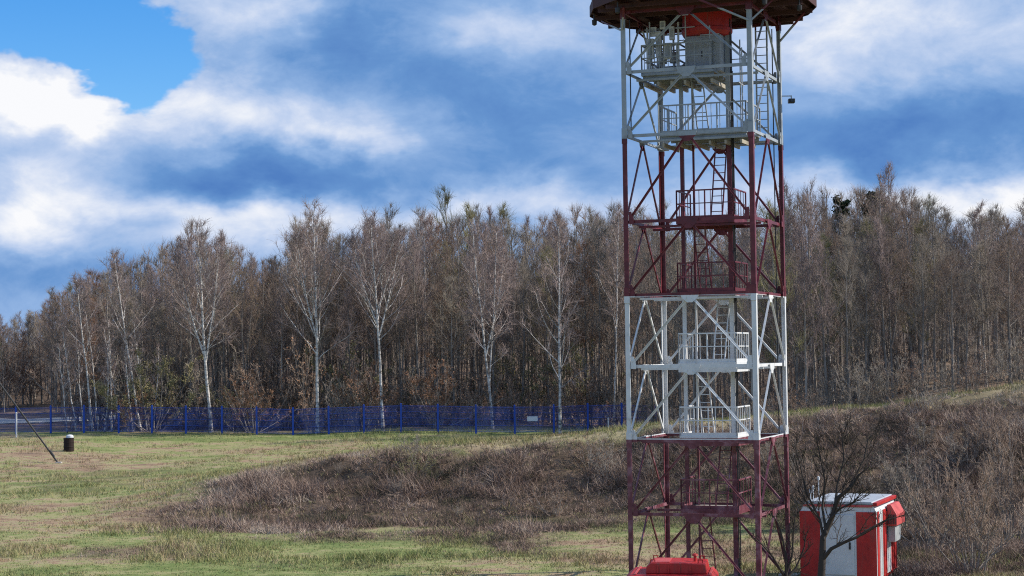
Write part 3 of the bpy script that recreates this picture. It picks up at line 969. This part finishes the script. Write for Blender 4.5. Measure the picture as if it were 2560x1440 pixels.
def tree_geo(seed, stems, cs=0.3, nprim=30, spread=0.3, a_low=58, a_top=24, bend=0.5, nsec=7, ntw=9, twl=0.7, tw_up=0.25,
             r_tw=0.010, r_sec=0.018, lim=0.34, tw_bend=0.0, top_shape=1.4):
    """stems: list of (points (K,3), radius at foot, radius at tip). Returns limb geometry and twig geometry"""
    g = np.random.default_rng(seed)
    limb, twig = [], []
    for si, (S, r0, r1) in enumerate(stems):
        K = len(S); tt = np.linspace(0, 1, K)
        rr = r1 + (r0 - r1) * (1 - tt) ** 0.85
        if si == 0: rr[0] *= 1.25
        limb.append(path_prisms(S[None], rr[None], 6))
        H = np.linalg.norm(S[-1] - S[0]) if si == 0 else np.linalg.norm(stems[0][0][-1] - stems[0][0][0])
        c0 = cs if si == 0 else 0.12
        n = nprim
        t = c0 + (0.985 - c0) * ((np.arange(n) + g.random(n)) / n)
        q = (t - c0) / (1 - c0)
        L = spread * H * ((1 - q ** top_shape) * 0.92 + 0.13) * g.uniform(0.65, 1.15, n) * np.minimum(1, 0.55 + q * 3)
        B, T = interp_path(S, t)
        azi = np.arange(n) * 2.39996 + g.uniform(-0.5, 0.5, n)
        pol = np.radians(a_low + (a_top - a_low) * q + g.normal(0, 6, n))
        hd = np.stack([np.cos(azi), np.sin(azi), 0 * azi], 1)
        D = unit(T * np.cos(pol)[:, None] + hd * np.sin(pol)[:, None])
        P = grow(g, B, D, L, 6, bend, 0.09)
        rb = np.maximum(0.02, lim * (r1 + (r0 - r1) * (1 - t) ** 0.85)) * np.clip(L / (spread * H), 0.45, 1.1)
        w = np.linspace(0, 1, 6)
        limb.append(path_prisms(P, rb[:, None] * (1 - w)[None] + 0.011 * w[None], 4))
        # secondary branches
        m = n * nsec
        own = np.repeat(np.arange(n), nsec); s = g.uniform(0.2, 1.0, m) ** 0.9
        k = np.minimum((s * 5).astype(int), 4); f = (s * 5 - k)[:, None]
        B2 = P[own, k] * (1 - f) + P[own, k + 1] * f; T2 = unit(P[own, k + 1] - P[own, k])
        D2 = unit(T2 + g.normal(0, 0.55, (m, 3)) + np.array([0, 0, 0.18]))
        L2 = (L[own] * 0.42 * (1.25 - s) + 0.25) * g.uniform(0.6, 1.2, m)
        P2 = grow(g, B2, D2, L2, 4, bend * 0.6, 0.12)
        w = np.linspace(0, 1, 4)
        twig.append(path_prisms(P2, np.broadcast_to(r_sec * (1 - w) + r_tw * w, (m, 4)), 3))
        # twigs
        m3 = m * ntw; own = np.repeat(np.arange(m), ntw); s = g.uniform(0.1, 1.0, m3)
        k = np.minimum((s * 3).astype(int), 2); f = (s * 3 - k)[:, None]
        B3 = P2[own, k] * (1 - f) + P2[own, k + 1] * f; T3 = unit(P2[own, k + 1] - P2[own, k])
        D3 = unit(T3 * 0.8 + g.normal(0, 0.5, (m3, 3)) + np.array([0, 0, tw_up]))
        L3 = twl * g.uniform(0.4, 1.2, m3) * (0.4 + 0.6 * np.clip(L[own // nsec] / 1.6, 0, 1))
        P3 = grow(g, B3, D3, L3, 3, tw_bend, 0.18)
        w = np.array([1.0, 0.8, 0.35]) * r_tw
        twig.append(path_prisms(P3, np.broadcast_to(w, (m3, 3)), 3))
    return join_geo(limb), join_geo(twig)


def stem(seed, H, lean=(0, 0), wob=0.012, K=10, base=(0, 0, 0), curve=0.0):
    g = np.random.default_rng(seed); t = np.linspace(0, 1, K)
    P = np.stack([base[0] + lean[0] * t + curve * t * t, base[1] + lean[1] * t, base[2] + H * t], 1)
    P[1:, :2] += np.cumsum(g.normal(0, wob * H / K * 2, (K - 1, 2)), 0)
    return P


def leaf_specks(seed, V, n, size):
    """n small hanging leaves scattered at twig vertices"""
    g = np.random.default_rng(seed)
    c = V[g.integers(0, len(V), n)] + g.normal(0, 0.05, (n, 3))
    a = unit(g.normal(0, 1, (n, 3))); b = unit(np.cross(a, g.normal(0, 1, (n, 3))))
    s = size * g.uniform(0.6, 1.3, n)[:, None]
    Vq = np.stack([c - a * s, c + b * s * 0.55, c + a * s, c - b * s * 0.55], 1).reshape(-1, 3)
    return Vq, (np.arange(n)[:, None] * 4 + np.arange(4)[None])


def tree_obj(name, geo, mats, loc, leaves=None, rz=0.0, scale=1.0):
    (Vl, Fl), (Vt, Ft) = geo
    root = empty(name, tuple(loc), rz); root.scale = (scale,) * 3
    link('trunk', big_mesh('trunk', Vl, [Fl], [mats[0]]), root)
    if leaves:
        Vq, Fq = leaf_specks(leaves[0], Vt, leaves[1], leaves[2])
        mi = np.concatenate([np.zeros(len(Ft)), np.ones(len(Fq))])
        me = big_mesh('crown', np.concatenate([Vt, Vq]), [Ft, Fq + len(Vt)], [mats[1], leaves[3]], mi=mi)
    else:
        me = big_mesh('crown', Vt, [Ft], [mats[1]])
    link('crown', me, root)
    return root


def copy_tree(root, loc, rz, sx, sz):
    r = root.copy(); COL.objects.link(r)
    r.location = tuple(loc); r.rotation_euler = (0, 0, rz); r.scale = (sx, sx, sz)
    for ch_ in root.children:
        c = ch_.copy(); COL.objects.link(c); c.parent = r
    return r


sky_line = np.array([(-400, 790), (0, 778), (100, 762), (160, 722), (200, 695), (260, 648), (320, 655), (390, 645), (430, 590), (490, 570), (560, 605), (610, 625),
                     (655, 650), (700, 610), (740, 560), (785, 535), (830, 570), (885, 590), (920, 550), (980, 552), (1060, 545), (1130, 525), (1190, 520),
                     (1300, 548), (1380, 558), (1430, 520), (1500, 522), (1560, 520), (1700, 545), (1850, 540), (1980, 490), (2030, 480), (2100, 500), (2180, 492),
                     (2230, 462), (2310, 452), (2345, 490), (2400, 570), (2450, 530), (2520, 520), (2560, 535), (2960, 520)], float)


def top_py(px):
    return float(np.interp(px, sky_line[:, 0], sky_line[:, 1]))


def tree_height(px, D, frac=1.0):
    g_ = ground_at(px, D); t = at(px, top_py(px), D)
    return g_, max(4.0, (t[2] - g_[2]) * frac)


# ------------------------------------------------------------------ birches one can tell apart
def birch(px, D, top, label, seed, lean_px=0, fork=None, r=0.15, **kw):
    b0 = ground_at(px, D); t = at(px + lean_px, top, D); Hh = t[2] - b0[2]
    S = stem(seed, Hh, (t[0] - b0[0], random.uniform(-.4, .4)), 0.010)
    r *= .76
    stems = [(S, r, 0.02)]
    if fork:
        for (ft, dx, dy, fh) in fork:
            p, _ = interp_path(S, np.array([ft])); p = p[0]
            F = stem(seed + 50, Hh * fh - p[2], (dx, dy), 0.010, 8, p, curve=-dx * 0.25)
            stems.append((F, r * 0.68 * (1 - ft * .5), 0.02))
    pr = dict(cs=0.30, nprim=26, spread=0.30, a_low=50, a_top=22, bend=0.45, nsec=6, ntw=9, twl=0.75, tw_up=0.1, r_tw=0.0095, r_sec=0.018, lim=0.44)
    pr.update(kw)
    o = tree_obj('birch_tree', tree_geo(seed, stems, **pr), ('birch_bark', 'twig_birch'), b0)
    return tag(o, label, 'tree', 'white-barked birches at the edge of the wood')


birch(1401, 128.5, 560, 'straight white birch with low side branches growing right beside the white fence plate', 11, -10, r=0.16, cs=0.22)
birch(958, 134.6, 548, 'white birch forking into a wide vee halfway up behind the blue fence', 12, -30, [(0.44, 2.2, 0.5, 0.9), (0.5, -2.2, .3, .86)], r=0.17, cs=0.42, nprim=20)
birch(794, 135.2, 525, 'tallest broad birch with arching pale branches and a rounded top', 13, -18, [(0.42, -2.0, 0.2, 0.86)], r=0.19, cs=0.30, spread=0.31, nprim=24)
birch(528, 136.6, 566, 'wide twin-stemmed birch with pale upswept branches between two rounded trees', 14, -36, [(0.33, 1.5, 0.4, 0.92), (0.36, -2.6, .2, .85)], r=0.19, cs=0.36, spread=0.28, nprim=20)
birch(352, 137.6, 650, 'slender birch leaning over to one side behind the young birch clump', 15, -66, r=0.13, cs=0.45, spread=0.24, nprim=20)
birch(232, 138.2, 700, 'thin leaning birch rising out of the young birch clump near the track', 16, -42, r=0.12, cs=0.42, spread=0.24, nprim=18)
birch(1232, 136, 560, 'pale birch with several crooked stems between the forked birch and the fence plate', 17, -46, [(0.2, .9, .4, .98), (.35, 2.0, .2, .85)], r=0.15, cs=0.34, spread=.22, nprim=16)
birch(1536, 133, 530, 'thin pale birch just beside the white and red tower legs', 18, 6, r=0.10, cs=0.4, spread=.2, nprim=20)
birch(2206, 122, 456, 'tall thin birch rising above the wood behind the striped shelter', 19, -12, r=0.12, cs=0.38, spread=.2, nprim=26, twl=.6)
birch(2086, 116, 760, 'short pale birch stem bent at the top behind the grassy bank', 20, -24, r=0.09, cs=0.5, spread=.26, nprim=14)
birch(1064, 146, 548, 'half hidden birch with a pale upper stem deep in the wood', 23, -6, r=0.13, cs=0.5, spread=.2, nprim=18)
birch(2450, 118, 520, 'pale slender birch standing where the bank is highest', 24, -8, r=0.08, cs=0.4, spread=.2, nprim=22)

# clump of young birches near the track
for i, (px, lp_, tp_, r) in enumerate(((168, -22, 860, .05), (190, -40, 800, .06), (208, -20, 820, .05), (246, -28, 780, .07), (262, 10, 850, .05), (280, -14, 800, .06),
                                       (300, -40, 820, .06), (318, 12, 860, .05), (332, -20, 840, .055), (368, -30, 800, .06), (384, 16, 870, .05))):
    D = 137.4 + (i % 4) * 0.7
    b0 = ground_at(px, D); t = at(px + lp_, tp_, D)
    o = tree_obj('young_birch', tree_geo(200 + i, [(stem(200 + i, t[2] - b0[2], (t[0] - b0[0], 0), .02, 8), r, .015)], cs=.35, nprim=13, spread=.2, a_low=40, a_top=20,
                 nsec=4, ntw=6, twl=.5, r_tw=.009, r_sec=.013), ('birch_bark', 'twig_birch'), b0)
    tag(o, 'thin young birch in the slanting clump behind the blue fence near the track', 'tree', 'young birches in the slanting clump')

# ------------------------------------------------------------------ the wood
protos = []
PH = 15.0
specs = [
    # mats, leaves, kwargs
    (('grey_bark', 'twig_brown'), None, dict(cs=.22, nprim=30, spread=.26, a_low=50, a_top=18)),
    (('grey_bark', 'twig_grey'), None, dict(cs=.28, nprim=28, spread=.22, a_low=42, a_top=16)),
    (('grey_bark', 'twig_brown'), (31, 500, .045, 'twig_rust'), dict(cs=.2, nprim=30, spread=.25, a_low=55, a_top=22)),
    (('grey_bark', 'twig_birch'), None, dict(cs=.3, nprim=28, spread=.21, a_low=38, a_top=15)),
    (('grey_bark', 'twig_rust'), (33, 1100, .05, 'twig_rust'), dict(cs=.2, nprim=28, spread=.25, a_low=50, a_top=22)),
    (('grey_bark', 'twig_olive'), None, dict(cs=.24, nprim=30, spread=.23, a_low=45, a_top=18)),
    (('grey_bark', 'twig_grey'), None, dict(cs=.34, nprim=24, spread=.24, a_low=48, a_top=25)),
    (('grey_bark', 'twig_brown'), (35, 500, .05, 'twig_olive'), dict(cs=.18, nprim=32, spread=.27, a_low=58, a_top=24)),
]
kinds = ['bare brown-twigged tree standing in the wood behind the fence and bank', 'bare grey-twigged tree with upright boughs standing in the wood',
         'brown bare tree with scattered rusty leaves in the wood', 'slim bare tree with purplish twigs in the wood',
         'russet tree still holding rusty leaves in the wood', 'olive-twigged bare tree in the wood',
         'bare grey tree with a high narrow crown in the wood', 'broad bare tree with a few olive leaves in the wood']
for i, (m, lv, kw) in enumerate(specs):
    S = stem(300 + i, PH, (random.uniform(-.5, .5), 0), .012)
    st = [(S, .13, .02)]
    if i in (0, 2, 7):
        p, _ = interp_path(S, np.array([.3])); st.append((stem(340 + i, PH * .9 - p[0][2], (1.6, .6), .012, 8, p[0], curve=-.4), .08, .018))
        kw = dict(kw, nprim=kw['nprim'] * 6 // 10)
    o = tree_obj('wood_tree', tree_geo(300 + i, st, nsec=6, ntw=8, twl=.9, tw_up=.45, r_tw=.0088, r_sec=.017, bend=.5, top_shape=2.3, **kw), m, (0, 0, 0), lv)
    tag(o, kinds[i], 'tree', 'trees of the bare wood')
    protos.append(o)
used = [False] * len(protos)
weights = np.array([.2, .22, .07, .18, .04, .08, .13, .08])
rows = [(141.5, 46, .66, .93), (145.5, 46, .74, .97), (150.5, 44, .80, 1.0), (156, 42, .84, 1.02), (164, 42, .88, 1.03)]
cnt = 0
for D0, step, f0, f1 in rows:
    px = -130 + random.uniform(0, 40)
    while px < 2690:
        pj = px + random.uniform(-16, 16)
        right = smooth(1450, 1900, np.array([pj]))[0]
        D = D0 - right * (33 - (D0 - 141) * 0.2) + random.uniform(-2, 2) + 24 * (1 - smooth(90, 230, np.array([pj]))[0])
        g_, Hh = tree_height(pj, D, random.uniform(f0, f1) * (1.07 if random.random() < .12 else 1.0))
        k = int(rng.choice(len(protos), p=weights))
        if pj < 330 and random.random() < .35: k = 4 if random.random() < .5 else 2
        if pj > 1950 and k == 4: k = 3
        sz_ = Hh / PH; sx_ = sz_ ** .6 * random.uniform(.8, 1.12)
        if not used[k]:
            o = protos[k]; used[k] = True
            o.location = tuple(g_); o.rotation_euler = (0, 0, random.uniform(0, 6.28)); o.scale = (sx_, sx_, sz_)
        else:
            copy_tree(protos[k], g_, random.uniform(0, 6.28), sx_, sz_)
        cnt += 1
        px += step * random.uniform(.75, 1.25)
for k, u in enumerate(used):
    if not u: protos[k].location = tuple(ground_at(1000 + 40 * k, 150))

# far depth of the wood, one mass of stems and twigs
n = 900
PX = rng.uniform(-220, 2780, n); DD = rng.uniform(158, 205, n) - 24 * smooth(1450, 1900, PX)
P0 = np.array([ground_at(a, d) for a, d in zip(PX, DD)])
TP = np.array([at(a, top_py(a) + 85, d)[2] for a, d in zip(PX, DD)])
Hs = np.clip((TP - P0[:, 2]) * rng.uniform(.6, .98, n), 3, None)
P1 = P0 + np.stack([rng.normal(0, .5, n), rng.normal(0, .5, n), Hs], 1)
Vs, Fs = prisms(P0 - [0, 0, .3], P1, rng.uniform(.05, .13, n), .02, 4)
m = 75000
own = rng.integers(0, n, m); s = rng.beta(2.0, 1.25, m)
B = P0[own] + (P1 - P0)[own] * s[:, None] + rng.normal(0, 1, (m, 3)) * np.array([1.2, 1.2, .5])
d = unit(np.stack([rng.normal(0, .55, m), rng.normal(0, .55, m), rng.uniform(.3, 1.2, m)], 1))
Vw, Fw = prisms(B, B + d * rng.uniform(.5, 1.6, m)[:, None], .017, .008, 3)
V, Q = join_geo([(Vs, Fs), (Vw, Fw)])
mi = np.concatenate([np.zeros(len(Fs)), 1 + (rng.random(m) > .5).repeat(3) * 1.0])
wd = link('far_wood', big_mesh('far_wood', V, [Q], ['grey_bark', 'twig_brown', 'twig_grey'], mi=mi))
tag(wd, 'dense bare wood receding behind the nearer trees', 'wood', kind='stuff')

# sparse dark pine top above the wood on the right
pb = ground_at(2178, 128); pt_ = at(2180, 484, 128); Hp = pt_[2] - pb[2]
S = stem(71, Hp, (pt_[0] - pb[0], 0), .01)
geo = tree_geo(71, [(S, .16, .03)], cs=.55, nprim=22, spread=.13, a_low=80, a_top=45, bend=.25, nsec=5, ntw=5, twl=.45, r_tw=.012, r_sec=.02)
o = tree_obj('pine_tree', geo, ('grey_bark', 'twig_brown'), pb, (72, 9000, .10, 'needle')); tag(o, 'sparse dark green pine poking above the bare wood', 'tree')
pb = ground_at(2104, 130); pt_ = at(2106, 498, 130); Hp = pt_[2] - pb[2]
geo = tree_geo(73, [(stem(73, Hp, (.2, 0), .012), .14, .03)], cs=.6, nprim=18, spread=.12, a_low=75, a_top=40, bend=.3, nsec=5, ntw=5, twl=.45, r_tw=.012, r_sec=.02)
o = tree_obj('pine_tree', geo, ('grey_bark', 'twig_brown'), pb, (74, 5000, .09, 'needle')); tag(o, 'thin half-bare pine with few needles next to the darker pine', 'tree')


# ------------------------------------------------------------------ bushes
def bush_geo(seed, H, n=14, spread=.5, nprim=7, nsec=3, ntw=5, r=.022, twl=.35, r_tw=.008, ang=32, wob=.06, bend=.25):
    g = np.random.default_rng(seed)
    a = np.arange(n) * 2.4 + g.uniform(-.4, .4, n); p = np.radians(np.abs(g.normal(0, ang, n)))
    D = np.stack([np.cos(a) * np.sin(p), np.sin(a) * np.sin(p), np.cos(p)], 1)
    P = grow(g, np.stack([np.cos(a), np.sin(a), 0 * a], 1) * .12 * H * g.random(n)[:, None], D, H * g.uniform(.65, 1.1, n), 7, bend, wob)
    st = [(P[i], r * g.uniform(.7, 1.2), .008) for i in range(n)]
    L, T = [], []
    for i, s_ in enumerate(st):
        l, t = tree_geo(seed * 31 + i, [s_], cs=.22, nprim=nprim, spread=spread * .5, a_low=42, a_top=20, bend=.4, nsec=nsec, ntw=ntw, twl=twl, r_tw=r_tw, r_sec=r_tw * 1.4, lim=.5)
        L.append(l); T.append(t)
    l, t = join_geo(L), join_geo(T)
    l[0][:, 2] -= .06; t[0][:, 2] = np.maximum(t[0][:, 2], .0)
    return l, t


bmats = [('grey_bark', 'twig_rust'), ('grey_bark', 'twig_brown'), ('grey_bark', 'willow'), ('grey_bark', 'twig_grey'), ('grey_bark', 'twig_olive')]
bl = [(81, 1100, .05, 'twig_rust'), (82, 500, .05, 'twig_rust'), (83, 5000, .034, 'willow'), None, (85, 700, .05, 'twig_olive')]
blab = ['rusty orange bush at the foot of the wood', 'brown bare bush at the foot of the wood', 'yellow-green leafy willow bush at the foot of the wood beside the twin-stemmed birch',
        'grey bare bush at the foot of the wood', 'olive bush at the foot of the wood']
bp = []
for i in range(5):
    o = tree_obj('bush', bush_geo(80 + i, 3.6, 11, .5, 6, 3, 5, r_tw=.009), bmats[i], (0, 0, 0), bl[i])
    tag(o, blab[i], 'bush', 'bushes along the foot of the wood'); bp.append(o)
bused = [False] * 5


def put_bush(k, px, D, h, label=None):
    g_ = ground_at(px, D); s_ = h / 3.6; rz_ = random.uniform(0, 6.28)
    if not bused[k]:
        o = bp[k]; bused[k] = True
        o.location = tuple(g_); o.rotation_euler = (0, 0, rz_); o.scale = (s_ * 1.1, s_ * 1.1, s_)
    else:
        o = copy_tree(bp[k], g_, rz_, s_ * 1.1, s_)
    if label: o['label'] = label
    return o


put_bush(2, 385, 138.0, 6.2)
put_bush(0, 915, 135.6, 4.6); put_bush(0, 1095, 136, 5.0); put_bush(0, 632, 136, 4.2)
put_bush(0, 20, 163, 5.2); put_bush(0, 1450, 135, 3.8); put_bush(0, 80, 165, 4.0); put_bush(0, 330, 137.5, 3.2)
for i in range(120):
    px = -80 + (i % 60) * 46 + random.uniform(-20, 20)
    if px < 150 or (px < 420 and i < 60): continue
    right = smooth(1450, 1900, np.array([px]))[0]
    put_bush(random.choice((1, 3, 1, 4, 3, 1) if px < 1500 else (1, 3, 3)), px, (138.6 - 2.2 * min(1, max(0, px / 1400)) if i < 60 else 141) - right * (32 if i < 60 else 29) + random.uniform(-1.2, 3.0), random.uniform(2.4, 4.6) * (1 if i < 60 else 1.4) * (1 - .3 * right))

# tall bare thicket to the right of the shelter
tl = ['tall brown bare bush beside the striped shelter, its stems fanning out', 'tallest bare bush on the bank behind the striped shelter', 'wide bare bush low on the slope past the striped shelter',
      'thin bare bush climbing the bank above the shelter roof', 'bare bush on the bank between tower and shelter', 'bare grey bush at the top of the brushy bank']
for i, (px, D, h, mk) in enumerate(((2430, 68.5, 4.3, 1), (2530, 76, 4.6, 1), (2330, 74, 3.2, 1), (2250, 82, 3.0, 3), (2035, 80, 3.0, 1), (2480, 87, 2.8, 1))):
    o = tree_obj('bare_bush', bush_geo(90 + i, h, 20, .45, 8, 4, 5, r=.024, twl=.4, r_tw=.0075), ('grey_bark', 'twig_grey' if mk == 3 else 'twig_brown'), ground_at(px, D))
    tag(o, tl[i], 'bush', 'bare bushes on the bank')

# low bushes scattered over the bank
for i in range(26):
    px = random.uniform(760, 2480); yb = random.uniform(86, 93.5)
    k = random.choice((1, 3, 3, 1, 4))
    g_ = ground_at(px, yb); h_ = random.uniform(.7, 1.9) * (1 if px > 1300 else .7)
    if px > 2000: h_ *= 1.2
    o = copy_tree(bp[k], g_, random.uniform(0, 6.28), h_ / 3.6 * 1.5, h_ / 3.6)
    o['label'] = {1: 'low brown bare bush on the brushy bank behind the tower', 3: 'low grey bare bush on the brushy bank behind the tower', 4: 'low olive bush on the brushy bank behind the tower'}[k]
    o['group'] = 'low bushes on the bank'

# dark crooked small tree in front of the shelter
b0 = ground_at(2046, 59.5)
def dk(pts):
    return np.array([at(a, b, 59.5 + dd) - b0 for a, b, dd in pts])
S = dk([(2046, 1475, 0), (2052, 1400, 0), (2062, 1345, .1), (2076, 1290, .1), (2098, 1248, 0), (2125, 1215, -.1), (2150, 1190, -.2), (2172, 1168, -.2)])
S[0, 2] = -.15
S[1:-1, 0] += np.array([.05, -.06, .05, -.04, .05, -.04]); S[1:-1, 2] += np.array([.03, 0, -.05, .04, -.03, .03])
st = [(S, .135, .014),
      (dk([(2056, 1400, 0), (2078, 1372, -.2), (2110, 1356, -.3), (2142, 1343, -.3), (2175, 1322, -.2), (2215, 1300, -.1), (2262, 1288, 0)]), .075, .012),
      (dk([(2060, 1350, 0), (2050, 1300, .2), (2020, 1262, .3), (1998, 1215, .4)]), .05, .012),
      (dk([(2066, 1335, 0), (2056, 1270, .3), (2062, 1200, .5), (2050, 1140, .6), (2040, 1085, .7)]), .05, .010),
      (dk([(2088, 1262, 0), (2094, 1210, .4), (2110, 1150, .6), (2106, 1095, .7), (2120, 1050, .8)]), .05, .010),
      (dk([(2125, 1215, -.1), (2160, 1150, .2), (2170, 1100, .4), (2200, 1062, .5)]), .04, .010),
      (dk([(2050, 1300, .2), (2015, 1230, .5), (2000, 1160, .8), (1985, 1110, .9)]), .04, .010),
      (dk([(2074, 1298, 0), (2100, 1272, -.1), (2132, 1256, -.2), (2160, 1225, -.3)]), .04, .01)]
dt = tree_obj('crooked_tree', tree_geo(55, st, cs=.25, nprim=9, spread=.26, a_low=50, a_top=30, nsec=4, ntw=3, twl=.4, r_tw=.006, r_sec=.010, lim=.28), ('twig_dark', 'twig_dark'), b0)
tag(dt, 'dark crooked leafless small tree in front of the striped shelter', 'tree')
b0 = ground_at(1960, 61)
def dk2(pts):
    return np.array([at(a, b, 61 + dd) - b0 for a, b, dd in pts])
st = []
for k_, pts in enumerate(([(1962, 1462, 0), (1966, 1400, 0), (1958, 1352, .1), (1945, 1308, .1), (1920, 1270, .1)], [(1964, 1440, 0), (1980, 1390, 0), (1984, 1330, 0), (1990, 1270, .2)],
                          [(1960, 1440, 0), (1932, 1392, -.2), (1906, 1362, -.2), (1880, 1342, -.3)], [(1962, 1450, 0), (1990, 1420, .2), (2010, 1370, .3), (2016, 1330, .3)])):
    S = dk2(pts)
    if k_ == 0: S[0, 2] = -.1
    st.append((S, .06 if k_ == 0 else .045, .012))
dt = tree_obj('crooked_tree', tree_geo(56, st, cs=.35, nprim=6, spread=.25, a_low=45, a_top=30, nsec=3, ntw=3, twl=.3, r_tw=.006, r_sec=.010, lim=.35), ('twig_dark', 'twig_dark'), b0)
tag(dt, 'dark many-stemmed leafless shrub between the tower leg and the striped shelter', 'shrub')

# ------------------------------------------------------------------ ground cover
def scatter(n, dlo, dhi, pw=1.6, plo=-160, phi=2720):
    u = rng.random(n); e_ = 1 - pw
    D = (dlo ** e_ + u * (dhi ** e_ - dlo ** e_)) ** (1 / e_)
    px = rng.uniform(plo, phi, n)
    return (px - 1280) / F_PX * D, D


# brush on the bank and the rough patches
x, y = scatter(34000, 63, 97, 1.01)
k = brushy(x, y); keep = rng.random(len(x)) < k ** 1.1; x, y = x[keep], y[keep]
ht = (0.22 + 1.35 * vnoise(x * .38, y * .38, 41) ** 2.0 * smooth(.3, 1, brushy(x, y))) * rng.uniform(.6, 1.2, len(x))
ht = ht * (1 + .8 * (rng.random(len(x)) > .93)) * (1 - .45 * smooth(90, 94, y))
ht = ht * np.where(bank_h(x) * bank_prof(x, y) > .8, 1.0, .55)
nc = len(x); per = 20
z = terrain(x, y)
own = np.repeat(np.arange(nc), per); m = len(own)
B = np.stack([x, y, z - .03], 1)[own] + np.stack([rng.normal(0, .16, m), rng.normal(0, .16, m), 0 * own], 1)
d = unit(np.stack([rng.normal(0, .5, m) - .1, rng.normal(0, .5, m), rng.uniform(.45, 1.1, m)], 1))
P3 = grow(rng, B, d, ht[own] * rng.uniform(.5, 1.25, m), 3, -.35, .2)
wdt = rng.uniform(.005, .013, m)
side = unit(np.cross(d, rng.normal(0, 1, (m, 3))))
V = np.stack([P3[:, 0] - side * wdt[:, None], P3[:, 0] + side * wdt[:, None], P3[:, 1] - side * wdt[:, None] * .8, P3[:, 1] + side * wdt[:, None] * .8, P3[:, 2]], 1).reshape(-1, 3)
ii = np.arange(m)[:, None] * 5
cr_ = np.clip(rng.random(nc)[own] * .55 + rng.random(m) * .35 + .22 * smooth(89, 94.5, y)[own] + .12 * (bank_h(x) < 2)[own], 0, 1.1)
o = link('brushwood', big_mesh('brushwood', V, [ii + np.array([[0, 1, 3, 2]]), ii + np.array([[2, 3, 4]])], ['brush'], {'rnd': cr_.repeat(5)}))
tag(o, 'tangled brown dead weeds and brushwood covering the bank', 'brushwood', kind='stuff')

# grass tufts
x, y = scatter(75000, 58, 136, 1.5)
keep = (rng.random(len(x)) > brushy(x, y) * .6) & ((y < 107) | (x < 12)); x, y = x[keep], y[keep]
z = terrain(x, y); nc = len(x); per = 5
own = np.repeat(np.arange(nc), per); m = len(own)
hh = (.06 + .36 * vnoise(x * .35, y * .5, 51) ** 2.5 + .10 * smooth(CREST_Y - 4, CREST_Y - 1, y) * smooth(1, 2, bank_h(x)))[own] * rng.uniform(.5, 1.3, m)
B = np.stack([x, y, z - .02], 1)[own] + np.stack([rng.normal(0, .09, m), rng.normal(0, .09, m), 0 * own], 1)
a = rng.uniform(0, 6.283, m); side = np.stack([np.cos(a), np.sin(a), 0 * a], 1) * rng.uniform(.008, .02, m)[:, None]
tip = B + np.stack([rng.normal(0, .5, m) * hh, rng.normal(0, .5, m) * hh, hh], 1)
V = np.stack([B - side, B + side, tip], 1).reshape(-1, 3)
cr_ = np.clip(rng.random(nc)[own] * .5 + rng.random(m) * .5, 0, 1)
o = link('grass', big_mesh('grass', V, [np.arange(m)[:, None] * 3 + np.arange(3)[None]], ['grass'], {'rnd': cr_.repeat(3)}))
tag(o, 'short faded green and straw grass of the field', 'grass', kind='stuff')
